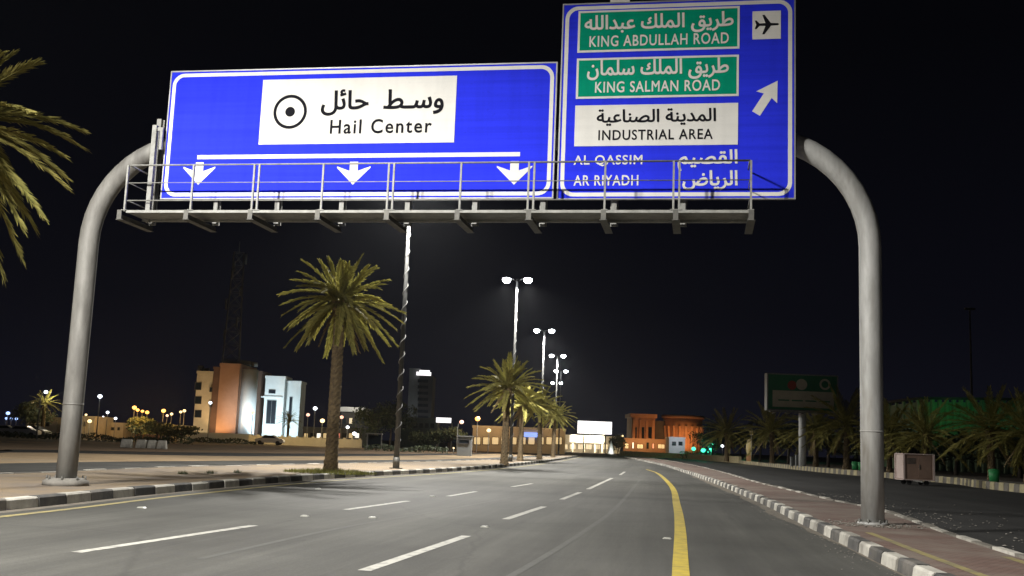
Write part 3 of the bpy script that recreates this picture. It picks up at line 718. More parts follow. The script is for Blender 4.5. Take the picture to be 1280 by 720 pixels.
# ------------------------------------------------------------------ street lamps on the left island
def street_lamp_parts(H, wrap=True, lights=True):
    root = empty('street_lamp', (0, 0, IT))
    mb = MB(); mb.tube([(0, 0, 0), (0, 0, H*.5), (0, 0, H)], [.13, .10, .065], 12); pole = mb.build('pole', 'lamp_pole', root)
    mb = MB(); mb.box(-.24, .24, -.24, .24, 0, .04); mb.tube([(0, 0, .04), (0, 0, .5)], .155, 12); mb.build('base', 'steel_dark', root)
    if wrap:
        mb = MB(); pts = []
        n = 260
        for k_ in range(n+1):
            t = k_/n; z = 1.2+(H-2.0)*t; a = t*2*math.pi*15; rr = .135-.06*z/H+.012
            pts.append((rr*math.cos(a), rr*math.sin(a), z))
        mb.tube(pts, .016, 5); mb.build('light_string', 'string', root)
    for s in (-1, 1):
        mb = MB(); mb.tube([(0, 0, H-.25), (s*.25, 0, H-.02), (s*.55, 0, H+.06)], [.04, .035, .03], 8); arm = mb.build('arm', 'lamp_pole', root)
        mb = MB(); mb.ellipsoid((s*.82, 0, H+.10), .40, .18, .09, 14, 8); head = mb.build('lamp_head', 'lamp_pole', root)
        mb = MB(); mb.ellipsoid((s*.82, 0, H-.06), .31, .24, .24, 14, 8); mb.build('lens', 'led', head)
    return root
lamps = [(-14.2, -24), (-10.8, 9.0)] + [(gnd(x, y, .18).x, gnd(x, y, .18).y) for x, y in [(495, 585.5), (638, 577), (675, 572)]] + [(6.6, 148), (8.6, 178), (9.5, 212)]
base_lamp = street_lamp_parts(13.6)
labs = ['lamp post behind the viewer', 'lamp post beside the viewer out of frame', 'pole wrapped in a spiral light string rising behind the wide sign', 'nearest lit double headed street lamp above the bushy palm',
        'second lit double headed street lamp beyond the bushy palm', 'third lit double headed street lamp at the end of the left island', 'fourth double headed street lamp, far down the road', 'farthest double headed street lamp, smallest in the picture']
for i, (x, y) in enumerate(lamps):
    o = base_lamp if i == 0 else dup(base_lamp)
    o.location = (x, y, IT); o.rotation_euler.z = GA
    tag(o, labs[i], 'street lamp', 'double headed street lamps along the left island')
    pw = LAMP_W
    for s in (-1, 1):
        hx = x+math.cos(GA)*s*.82; hy = y+math.sin(GA)*s*.82
        if i < 6: light('SPOT', (hx, hy, IT+13.2), pw, (1.0, .97, .90), None, .2, 168 if i < 2 else 152, (hx+s*1.5*math.cos(GA), hy+s*1.5*math.sin(GA), 0), .35)

# ------------------------------------------------------------------ road studs, stones
st = MB(); st.prism([(-.06, 0), (-.04, .022), (.04, .022), (.06, 0)], -.05, .05)
st_o = st.build('road_stud', 'stud')
for i, (x, y, lb) in enumerate([(381, 645, 'white road stud between the two left lane dashes'), (177, 634.5, 'road stud on the left yellow edge line'), (466, 647, 'road stud right of the left lane dashes, on the open asphalt'),
                                (606, 658.5, 'road stud between the two nearest dashes of the right lane line'), (834, 673, 'road stud beside the right yellow line'), (540, 620.5, 'road stud past the far end of the left lane dashes'), (398, 611, 'road stud by the left kerb near the palm')]):
    o = st_o if i == 0 else dup(st_o)
    p_ = gnd(x, y, .02); o.location = (p_.x, p_.y, .013); o.rotation_euler.z = GA; o.scale = (1.2, 1.0, 1.0)
    tag(o, lb, 'road stud', 'road studs on the main road')
rnd = random.Random(3); mb = MB()
def stone(mb, x, y, z, s_, mi=0):
    vs = [(x+s_*a+rnd.uniform(-.3, .3)*s_, y+s_*b+rnd.uniform(-.3, .3)*s_, z+s_*c*.6) for a, b, c in ((1,0,.5),(-1,0,.5),(0,1,.5),(0,-1,.5),(0,0,1.2),(0,0,-.2))]
    mb.add(vs, [(0,2,4),(2,1,4),(1,3,4),(3,0,4),(2,0,5),(1,2,5),(3,1,5),(0,3,5)], mi)
for _ in range(420):
    t = rnd.random(); p_ = ir[int(84+t*60)]; q = abs(rnd.gauss(0, 1.6)); stone(mb, p_.x+.15+q, p_.y+rnd.uniform(-.5, .5), .02, rnd.uniform(.012, .045))
for _ in range(260):
    t = rnd.random(); p_ = rk[int(74+t*70)]; q = abs(rnd.gauss(0, .25)); stone(mb, p_.x-.08-q, p_.y+rnd.uniform(-.5, .5), .02, rnd.uniform(.008, .02))
for _ in range(160):
    q = rnd.random()*.75; a = rnd.uniform(0, 6.28); c_ = GM+ex*HS; stone(mb, c_.x+(q+.3)*math.cos(a), c_.y+(q+.3)*math.sin(a), IT, rnd.uniform(.01, .04))
tag(mb.build('gravel', 'gravel'), kind='stuff')

def dust(path, i0, i1, wmax, z, seed, side=-1):
    rnd = random.Random(seed); mb = MB(); p = offset(path, 0); w_ = .5
    vs = []
    for i in range(i0, i1):
        d = (path[i+1]-path[i-1]).normalized(); n = Vector((d.y, -d.x, 0))*side; w_ = min(1, max(.15, w_+rnd.uniform(-.2, .2)))
        a = path[i]+n*.0; b = path[i]+n*wmax*w_; vs += [(a.x, a.y, z), (b.x, b.y, z)]
    mb.add(vs, [(2*k_, 2*k_+1, 2*k_+3, 2*k_+2) for k_ in range(len(vs)//2-1)]); return mb
tag(dust(rk, 60, 190, .34, .015, 1).build('sand_drift', 'dust'), kind='stuff'); tag(dust(lk, 50, 190, .26, .015, 2, 1).build('sand_drift', 'dust'), kind='stuff')
for (a, b_, lb) in [(228, 592.5, 'small dry weed on the back edge of the left island, leftmost of three'), (263, 592, 'small dry weed on the back edge of the left island, middle of three'), (297, 591, 'small dry weed on the back edge of the left island, nearest the tall palm')]:
    p_ = gnd(a, b_, IT); mb = MB()
    for _ in range(120):
        a2 = rnd.uniform(0, 6.28); d = Vector((math.cos(a2), math.sin(a2), 0)); q = Vector((rnd.gauss(0, .12), rnd.gauss(0, .12), 0)); mb.add([q-d*.015, q+d*.015, q+d.cross(Vector((0, 0, 1)))*.12+Vector((0, 0, rnd.uniform(.06, .24)))], [(0, 1, 2)])
    wo = mb.build('weed', 'leaf_tree', None, (p_.x, p_.y, IT)); wo.scale = (.55,)*3; tag(wo, lb, 'weed', 'weeds on the left island')

# ------------------------------------------------------------------ buildings and far things: a front face standing at depth Y
def block(name, root, l, r_, top, Y, depth, m, z0=0.0, cap=None):
    x0, x1 = gx(l, Y), gx(r_, Y); z1 = at((l+r_)/2, top, Y).z; mb = MB(); mb.box(x0, x1, Y, Y+depth, z0, z1)
    if cap: mb.box(x0-.12, x1+.12, Y-.12, Y+depth+.12, z1+.003, z1+cap)
    o = mb.build(name, m, root); return o, x0, x1, z1
def window(root, l, r_, t, b, Y, m='glass', fm='wall_dark', name='window'):
    x0, x1 = at(l, (t+b)/2, Y).x, at(r_, (t+b)/2, Y).x; z1, z0 = at((l+r_)/2, t, Y).z, at((l+r_)/2, b, Y).z
    mb = MB(); k_ = .09
    for bx in ((x0, x0+k_, z0, z1), (x1-k_, x1, z0, z1)): mb.box(bx[0], bx[1], Y-.12, Y-.003, bx[2], bx[3])
    mb.box(x0+k_, x1-k_, Y-.11, Y-.003, z0, z0+k_); mb.box(x0+k_, x1-k_, Y-.11, Y-.003, z1-k_, z1)
    if x1-x0 > 1.4: mb.box((x0+x1)/2-.03, (x0+x1)/2+.03, Y-.09, Y-.003, z0+k_, z1-k_)
    w_ = mb.build(name, fm, root); mb = MB(); mb.box(x0+k_, x1-k_, Y-.05, Y-.004, z0+k_, z1-k_); mb.build('pane', m, w_); return w_
def bld(name, label, cat, group=None): return empty(name, (0, 0, 0), 0, label, cat, group)
GB = 'buildings in the far background'
# brown and white office block
Y = 200
b = bld('office_building', 'terracotta and white office block with floodlit round corner, left of the white building', 'building', GB)
block('wing', b, 240, 260, 467, Y, 12, 'wall_cream', 0, .5); block('wing', b, 260.3, 268, 461, Y-.4, 12, 'wall_brown', 0, .4); block('wall', b, 268.3, 293, 458, Y-1, 13, 'wall_orange', 0, .6)
x0, x1 = gx(293.5, Y), gx(314, Y); z1 = at(303, 461, Y).z
mb = MB(); mb.tube([((x0+x1)/2, Y+1.6, 0), ((x0+x1)/2, Y+1.6, z1)], (x1-x0)/2, 28); mb.build('round_corner', 'wall_white', b)
for k_, (xa, hh) in enumerate(((244, 1.4), (251, .9), (297, 1.2), (311, .8))):
    mb = MB(); x = gx(xa, Y+4); zz = at(xa, 466 if xa < 290 else 458, Y+4).z; mb.tube([(x, Y+4, zz), (x, Y+4, zz+hh)], .6, 12); mb.build('water_tank', 'wall_grey', b)
block('roof_room', b, 272, 306, 450.5, Y+3, 6, 'wall_grey', at(280, 458, Y).z+.7); block('rear_wing', b, 308, 321, 466, Y+5, 8, 'wall_brown', 0, .4)
for t in (478, 495.5, 512.5): window(b, 243.5, 252, t, t+9.5, Y)
for t in (484, 503): window(b, 262, 265.5, t, t+6, Y-.4)
mb = MB(); xa, xb = gx(238, Y-13), gx(316, Y-13); mb.box(xa, xb, Y-13, Y-12.7, 0, 1.5); tag(mb.build('boundary_wall', 'wall_white'), 'pale low wall in front of the terracotta office block', 'wall')
light('SPOT', (gx(303, Y), Y-12, .4), 6200, (.75, .9, 1.0), None, .3, 50, (gx(304.5, Y), Y, 6), 1)
light('SPOT', (gx(279, Y), Y-5.6, .4), 1900, (1.0, .62, .30), None, .2, 90, (gx(280, Y), Y, 8))
light('SPOT', (gx(249, Y), Y-8.5, .4), 1900, (1.0, .75, .45), None, .2, 90, (gx(250, Y), Y, 7))
# white floodlit building
Y = 205
b = bld('white_building', 'white floodlit building of two blocks with tall dark windows', 'building', GB)
block('wall', b, 326.5, 351, 473, Y, 6, 'wall_white', 0, .5); block('wall', b, 354, 371.5, 478.5, Y+1.5, 5, 'wall_white', 0, .4); block('link', b, 351, 357, 476, Y+3, 8, 'wall_grey')
window(b, 333, 345, 500, 530, Y, 'glass', 'wall_grey'); window(b, 336, 344.5, 487, 492, Y); window(b, 361, 365, 496, 528, Y+1.5, 'glass', 'wall_grey')
mb = MB(); k0, k1 = at(327.5, 494, Y), at(352, 497, Y); mb.box(k0.x-.1, k1.x+.1, Y-.25, Y-.003, k1.z-.15, k1.z+.15); mb.build('cornice', 'wall_white', b)
light('SPOT', (gx(339, Y), Y-9, .5), 5000, (.68, .90, 1.0), None, .2, 90, (gx(339, Y), Y, 7))
light('SPOT', (gx(364, Y), Y-9, .5), 4600, (.70, .92, 1.0), None, .2, 90, (gx(364, Y), Y, 7))
# yellow lit boundary wall
mb = MB(); Y = 172; mb.box(gx(310, Y), gx(452, Y), Y, Y+.3, 0, 1.25)
for k_ in range(15): x = gx(312+k_*9.8, Y); mb.box(x-.18, x+.18, Y-.06, Y+.36, 0, 1.5)
mb.box(gx(310, Y), gx(452, Y), Y-.04, Y+.34, 1.253, 1.32)
tag(mb.build('garden_wall', 'wall_cream'), 'long low cream wall lit yellow, behind the tall palm', 'wall')
for p_ in (330, 375, 430): light('POINT', (gx(p_, Y), Y-5, 4), 420, (1.0, .78, .40), None, .2)
b = bld('shop_block', 'row of small lit shop fronts behind the cream garden wall', 'building', GB); Y = 196
block('wall', b, 378, 452, 537, Y, 8, 'wall_grey', 0, .35)
for k_ in range(9): window(b, 379.5+k_*8, 385.5+k_*8, 541, 548, Y, ['lit_shop', 'glass', 'lit_strip', 'lit_shop', 'lit_shop', 'lit_red', 'glass', 'lit_shop', 'lit_strip'][k_])
# dark tower with lit roof sign
Y = 300
b = bld('office_tower', 'dark slim tower block with a small white lit roof sign', 'building', GB)
block('shaft', b, 507, 520, 462, Y+1, 10, 'wall_grey', 0, .4); block('wall', b, 520.3, 537, 471, Y, 12, 'wall_dark', 0, .4)
for k_ in range(7): window(b, 522, 535.5, 474+k_*7.6, 478.5+k_*7.6, Y)
o_ = at(520.5, 469.5, Y); o2 = at(539, 464.5, Y); mb = MB(); mb.box(o_.x, o2.x, Y-.3, Y, o_.z+.1, o2.z-.2); mb.box(o_.x+.8, o2.x-.4, Y-.25, Y-.05, o2.z-.197, o2.z+.3); mb.build('roof_sign', 'lit_sign', b)
light('SPOT', (gx(513, Y), Y-9, 1), 1500, (.9, .95, 1), None, .2, 80, (gx(514, Y), Y, 12))
b = bld('podium_building', 'low grey block with a band of windows at the foot of the dark tower', 'building', GB); Y = 260
block('wall', b, 500, 545, 524, Y, 12, 'wall_grey', 0, .4)
for k_ in range(6): window(b, 503+k_*7, 508+k_*7, 529, 535, Y)
b = bld('flat_roof_building', 'low dark building with pale lit flat roof edge behind the tall palm', 'building', GB); Y = 230
block('wall', b, 424, 460, 515, Y, 12, 'wall_dark'); o_ = at(424, 514.5, Y); o2 = at(456, 509.5, Y); mb = MB(); mb.box(o_.x, o2.x, Y-.4, Y+12.2, o_.z+.05, o2.z); mb.build('roof_edge', 'wall_white', b)
for k_ in range(4): window(b, 428+k_*8, 433+k_*8, 522, 530, Y, 'lit_shop' if k_ == 1 else 'glass')
light('POINT', (gx(440, Y), Y-5, 9), 700, (1, .9, .75))
# lit sign frame and kiosk between the wrapped pole and the bushy palm
Y = 190
b = bld('lit_canopy', 'small canopy with bright white sign board right of the dark tower', 'canopy'); o_ = at(545, 528, Y); o2 = at(564, 522.5, Y)
mb = MB(); mb.box(o_.x, o2.x, Y, Y+.3, o_.z, o2.z); mb.build('sign_board', 'lit_sign', b)
for p_ in (546, 563.5):
    mb = MB(); x = gx(p_, Y); mb.box(x-.12, x+.12, Y+.05, Y+.25, 0, o_.z-.003); mb.build('post', 'steel', b)
b = bld('bus_shelter', 'thin white frame shelter beside the wrapped pole', 'shelter'); Y = 150
o_ = at(457, 541, Y); o2 = at(477, 541, Y)
mb = MB(); mb.box(o_.x, o2.x, Y, Y+2, o_.z-.15, o_.z); mb.build('roof', 'steel', b)
for p_ in (458, 476):
    mb = MB(); x = gx(p_, Y); mb.box(x-.07, x+.07, Y+.1, Y+.24, 0, o_.z-.155); mb.build('post', 'steel', b)
mb = MB(); mb.box(o_.x+.2, o2.x-.2, Y+1.7, Y+1.74, .3, o_.z-.3); mb.build('back_panel', 'glass', b)
mb = MB(); mb.box(o_.x+.4, o2.x-.4, Y+1.1, Y+1.55, .4, .47); mb.build('bench', 'steel_dark', b)
b = bld('kiosk', 'grey metal kiosk by the road left of the bushy palm', 'kiosk'); Y = 120
_, x0, x1, z1 = block('wall', b, 571, 589, 546, Y, 2.2, 'wall_grey', .012, .12); window(b, 573, 587, 549, 555, Y)
b = bld('shop_row', 'low shop row lit orange behind the bushy palm', 'building', GB); Y = 210
block('wall', b, 590, 706, 537, Y, 12, 'wall_cream', 0, .5)
for k_ in range(10): window(b, 592+k_*11.3, 601+k_*11.3, 546, 556, Y, 'lit_shop')
o_ = at(655, 546, Y-.5); o2 = at(674, 541, Y-.5); mb = MB(); mb.box(o_.x, o2.x, Y-.5, Y-.3, o_.z, o2.z); mb.build('blue_sign', 'lit_blue', b)
for p_ in (600, 625, 690): light('POINT', (gx(p_, Y), Y-4, 6), 330, (1.0, .62, .30))
# white lit sign building at the end of the road
Y = 330
b = bld('station_building', 'bright canopy with big white lit sign at the end of the road', 'building', GB)
block('wall', b, 700, 775, 546, Y+10, 14, 'wall_cream', 0, .4)
o_ = at(714, 552.5, Y); o2 = at(755, 545, Y); mb = MB(); mb.box(o_.x, o2.x, Y, Y+9, o_.z, o2.z); mb.build('canopy', 'lit_strip', b)
for p_ in (716, 730, 744, 753):
    mb = MB(); x = gx(p_, Y); mb.box(x-.25, x+.25, Y+1, Y+1.5, 0, o_.z-.003); mb.build('post', 'wall_white', b)
o_ = at(722, 541.5, Y-3); o2 = at(765, 527.5, Y-3); mb = MB(); mb.box(o_.x, o2.x, Y-3, Y-2.2, o_.z, o2.z); mb.build('sign_board', 'lit_sign', b)
for p_ in (730, 757):
    mb = MB(); x = at(p_, 541, Y-3).x; mb.box(x-.2, x+.2, Y-2.8, Y-2.4, 0, o_.z-.003); mb.build('post', 'steel_dark', b)
for k_ in range(7): window(b, 702+k_*10, 710+k_*10, 555, 562, Y+10, 'lit_shop')
for p_ in (706, 722, 738, 752, 770): light('POINT', (gx(p_, Y), Y-2, 4), 1500, (1.0, .82, .5))
# orange lit hall with flaring roof
Y = 290
b = bld('fort_building', 'large orange floodlit hall with flared roofline at the end of the road', 'building', GB)
x0, x1 = gx(789, Y), gx(818, Y); z1 = at(803, 522, Y).z
mb = MB(); mb.box(x0, x1, Y, Y+12, 0, z1); mb.box(x0-.5, x1+.5, Y-.5, Y+12.5, z1+.003, z1+1.0); mb.build('wall', 'wall_orange', b)
for k_ in range(4): xx = x0+.5+k_*(x1-x0-1)/3; mb = MB(); mb.prism([(xx-.45, 0), (xx+.45, 0), (xx+.28, z1-.6), (xx-.28, z1-.6)], Y-.8, Y-.003); mb.build('buttress', 'wall_orange', b)
for k_ in range(3): window(b, 791.5+k_*9.3, 796+k_*9.3, 534, 548, Y)
block('link', b, 818.5, 831.5, 526, Y+4, 10, 'wall_dark')
xc, rr_ = (gx(832, Y)+gx(882, Y))/2, (gx(882, Y)-gx(832, Y))/2; z1 = at(857, 523, Y).z
mb = MB(); mb.tube([(xc, Y+rr_, 0), (xc, Y+rr_, z1*.3), (xc, Y+rr_, z1*.62), (xc, Y+rr_, z1)], [rr_*.84, rr_*.86, rr_*.92, rr_], 40); mb.build('drum', 'wall_orange', b)
mb = MB(); mb.tube([(xc, Y+rr_, z1+.003), (xc, Y+rr_, z1+.9)], rr_+.5, 40); mb.build('cornice', 'wall_brown', b)
for k_ in range(9):
    a = R(198+k_*18); q = rr_*.87; mb = MB(); c_, s_2 = math.cos(a), math.sin(a)
    mb.bar((xc+q*c_, Y+rr_+q*s_2, 0), (xc+(q+.75)*c_, Y+rr_+(q+.75)*s_2, z1*.8), .5, .5); mb.build('pilaster', 'wall_orange', b)
for p_, pw in ((794, 700), (803, 700), (813, 500), (842, 1500), (856, 2600), (868, 1300)): light('SPOT', (gx(p_, Y), Y-7, .6), pw, (1.0, .42, .12), None, .2, 100, (gx(p_, Y), Y, 9))
b = bld('market_wall', 'low orange lit wall with openings in front of the flared hall', 'wall'); Y = 255
block('wall', b, 779, 836, 550, Y, 3, 'wall_orange', 0, .3)
for l_, r__, t_, m_ in ((781, 786, 554, 'lit_shop'), (790, 792.5, 552.5, 'lit_strip'), (796, 804, 555, 'lit_shop'), (808, 811, 553, 'glass'), (815, 818, 554, 'lit_red'), (822, 831, 555, 'lit_shop')): window(b, l_, r__, t_, 561, Y, m_, 'wall_brown')
for p_ in (785, 802, 822): light('POINT', (gx(p_, Y), Y-3, 3.5), 260, (1.0, .55, .2))
b = bld('white_cabin', 'whitish flat cabin between the flared hall and the green lit garden', 'cabin'); Y = 240
block('wall', b, 836, 856, 548, Y, 5, 'wall_white', 0, .3); window(b, 840, 845, 552, 557, Y); window(b, 848, 853, 552, 557, Y)
light('POINT', (gx(846, Y), Y-4, 4), 350, (.9, .85, 1.0))
b = bld('white_monument', 'slender white lit cone monument at the road end below the sign', 'monument'); Y = 235; x = gx(763.5, Y)
z1 = at(763.5, 551, Y).z; mb = MB(); mb.tube([(x, Y, .3), (x, Y, z1*.5), (x, Y, z1)], [.75, .5, .08], 12); mb.build('spire', 'wall_white', b)
mb = MB(); mb.tube([(x, Y, 0), (x, Y, .3)], 1.1, 12); mb.build('plinth', 'concrete', b)
light('SPOT', (x, Y-3, .3), 500, (1, .97, .9), None, .1, 80, (x, Y, 2.2))
# retaining wall on the right far side
mb = MB(); pts = [(gx(775, 232), 232), (gx(850, 215), 215), (gx(925, 158), 158)]
for i in range(2): mb.bar((pts[i][0], pts[i][1], .5), (pts[i+1][0], pts[i+1][1], .5), .4, 1.0)
tag(mb.build('low_wall', 'kerb_cream'), 'long low pale wall before the green lit garden', 'wall')
# billboard
Y = 108
b = bld('billboard', 'dim green and cream billboard on a single white pole', 'billboard'); x = gx(1003, Y)
mb = MB(); z1 = at(1003, 513, Y).z; mb.tube([(x, Y, .3), (x, Y, z1)], .36, 16); mb.build('pole', 'wall_white', b)
o_ = at(960, 511, Y-.6); o2 = at(1046, 471, Y-.6); X0, X1, Z0, Z1 = o_.x, o2.x, o_.z, o2.z
mb = MB(); mb.box(X0, X1, Y-.6, Y+.3, Z0, Z1); bp_ = mb.build('panel', 'board_green', b)
zc = at(1003, 489, Y-.6).z; mb = MB(); mb.box(X0+.45, X1-.3, Y-.62, Y-.602, Z0+.25, zc); mb.build('cream_field', 'board_cream', bp_)
mb = MB()
for k_ in range(4): mb.box(X0+1.0+k_*1.35, X0+2.1+k_*1.35, Y-.635, Y-.622, Z0+.85, Z0+.98)
mb.build('print_line', 'board_green', bp_)
mb = MB(); disc(mb, at(1000, 481, Y).x, at(1000, 481, Y).z, .55, Y-.615); ring(mb, at(1029, 481, Y).x, at(1029, 481, Y).z, .55, .35, Y-.615); mb.build('emblem', 'board_cream', bp_)
mb = MB(); disc(mb, at(988, 482, Y).x, at(988, 482, Y).z, .45, Y-.614); mb.build('emblem', 'board_red', bp_)
mb = MB(); 
for q in ((X0-.12, X0-.003), (X1+.003, X1+.12)): mb.box(q[0], q[1], Y-.68, Y+.35, Z0-.12, Z1+.12)
mb.box(X0, X1, Y-.68, Y+.35, Z0-.12, Z0-.003); mb.box(X0, X1, Y-.68, Y+.35, Z1+.003, Z1+.12); mb.build('frame', 'steel', b)
mb = MB(); mb.box(X0, X1, Y-1.5, Y-.7, Z0-.30, Z0-.24); 
for k_ in range(5): xx = X0+.6+k_*(X1-X0-1.2)/4; mb.bar((xx, Y-1.4, Z0-.25), (xx, Y+.1, Z0-.4), .08, .08)
mb.build('catwalk', 'steel_dark', b)
# green lit hall on the right
b = bld('ribbed_hall', 'large ribbed hall lit dim green behind the right palms', 'building', GB)
mb = MB(); n = 48; pts = []
for k_ in range(n+1):
    t = k_/n; Y = 132-10*t+26*max(0, .22-t)**1.5*4; pts.append((gx(1112+215*t, Y), Y))
ZT = at(1200, 504, 130).z
for i in range(n):
    (xa, ya), (xb, yb) = pts[i], pts[i+1]
    mb.add([(xa, ya, 0), (xb, yb, 0), (xb, yb, ZT), (xa, ya, ZT), (xa+8, ya+30, 0), (xb+8, yb+30, 0), (xb+8, yb+30, ZT), (xa+8, ya+30, ZT)], [(0,1,2,3), (3,2,6,7), (5,4,7,6)])
mb.build('wall', 'hall_green', b)
for i in range(0, n+1, 1):
    if i % 2 == 0:
        mb = MB(); mb.box(pts[i][0]-.16, pts[i][0]+.16, pts[i][1]-.6, pts[i][1]-.02, .3, ZT+.25); mb.build('rib', 'hall_green', b)
mb = MB()
for i in range(n): mb.bar((*pts[i], ZT+.4), (*pts[i+1], ZT+.4), .9, .3)
mb.build('roof_edge', 'wall_dark', b)
for p_, pw, c_ in ((1140, 90, (.35, 1, .4)), (1174, 330, (.1, 1, .30)), (1205, 75, (.1, .9, .35)), (1238, 75, (.1, .9, .4)), (1270, 75, (.1, .9, .4))):
    light('SPOT', (gx(p_, 120), 120, 3.6), pw, c_, None, .3, 62, (gx(p_, 130), 130, 8.6), 1)
# lattice mast
def mast(label, pxx, Y, top, w0, w1, nseg, name='lattice_mast'):
    x = gx(pxx, Y); H = at(pxx+12, top, Y).z; b = empty(name, (x, Y, 0), .3, label, 'mast')
    def cr(t): 
        w_ = w0+(w1-w0)*t; return [Vector((sx*w_/2, sy*w_/2, H*t)) for sx, sy in ((-1,-1),(1,-1),(1,1),(-1,1))]
    for k_ in range(4):
        mb = MB(); mb.tube([cr(0)[k_], cr(1)[k_]], .09, 6); mb.build('leg', 'steel', b)
    mb = MB()
    for i in range(nseg):
        a, c_ = cr(i/nseg), cr((i+1)/nseg)
        for k_ in range(4):
            mb.tube([a[k_], c_[(k_+1) % 4]], .045, 4); mb.tube([a[(k_+1) % 4], c_[k_]], .045, 4); mb.tube([c_[k_], c_[(k_+1) % 4]], .045, 4)
    mb.build('bracing', 'steel', b)
    for i, (t, a) in enumerate([(.97, 0), (.93, 2), (.88, 4), (.80, 1), (.72, 3), (.62, 5), (.56, 2.5)]):
        mb = MB(); w_ = w0+(w1-w0)*t; c_ = Vector((math.cos(a)*(w_/2+.5), math.sin(a)*(w_/2+.5), H*t)); mb.tube([c_-Vector((0,0,1.1)), c_+Vector((0,0,1.1))], .22, 8); mb.build('antenna', 'wall_grey', b)
    mb = MB(); mb.tube([(0, 0, H), (0, 0, H+2.5)], .06, 6); mb.build('rod', 'steel', b)
mast('dark lattice telecom mast rising behind the terracotta office block', 281, 222, 316, 4.2, 2.0, 14)
b = empty('light_mast', (gx(1217, 150), 150, 0), 0, 'tall thin dark mast above the ribbed green hall', 'mast')
H = at(1217, 385, 150).z; mb = MB(); mb.tube([(0, 0, 0), (0, 0, H)], [.22, .1], 8); mb.build('pole', 'steel_dark', b); mb = MB(); mb.box(-.7, .7, -.2, .2, H-.3, H); mb.build('lamp_bar', 'steel_dark', b)

# ------------------------------------------------------------------ small far lamps
def far_lamp(pxx, py, Y, m, label, kind='globe', r_=.3, group='small lamps in the far background'):
    x = gx(pxx, Y); p_ = at(pxx, py, Y); x = p_.x; H = p_.z
    b = empty('street_lamp' if kind == 'arm' else 'lamp_post', (x, Y, 0), 0, label, 'lamp post', group)
    mb = MB()
    if kind == 'arm':
        mb.tube([(-.55, 0, 0), (-.55, 0, H-.9), (-.4, 0, H-.2), (0, 0, H+.05)], [.1, .08, .06, .05], 8)
    else: mb.tube([(0, 0, 0), (0, 0, H-r_*.8)], [.08, .05], 8)
    mb.build('pole', 'steel', b); r_ *= .8; mb = MB(); mb.ellipsoid((0, 0, H), r_, r_, r_*.85, 12, 8); mb.build('lamp_head', m, b)
    return b
W, O, Y_, B_, P_ = 'bulb_white', 'bulb_orange', 'bulb_warm', 'bulb_blue', 'bulb_pink'
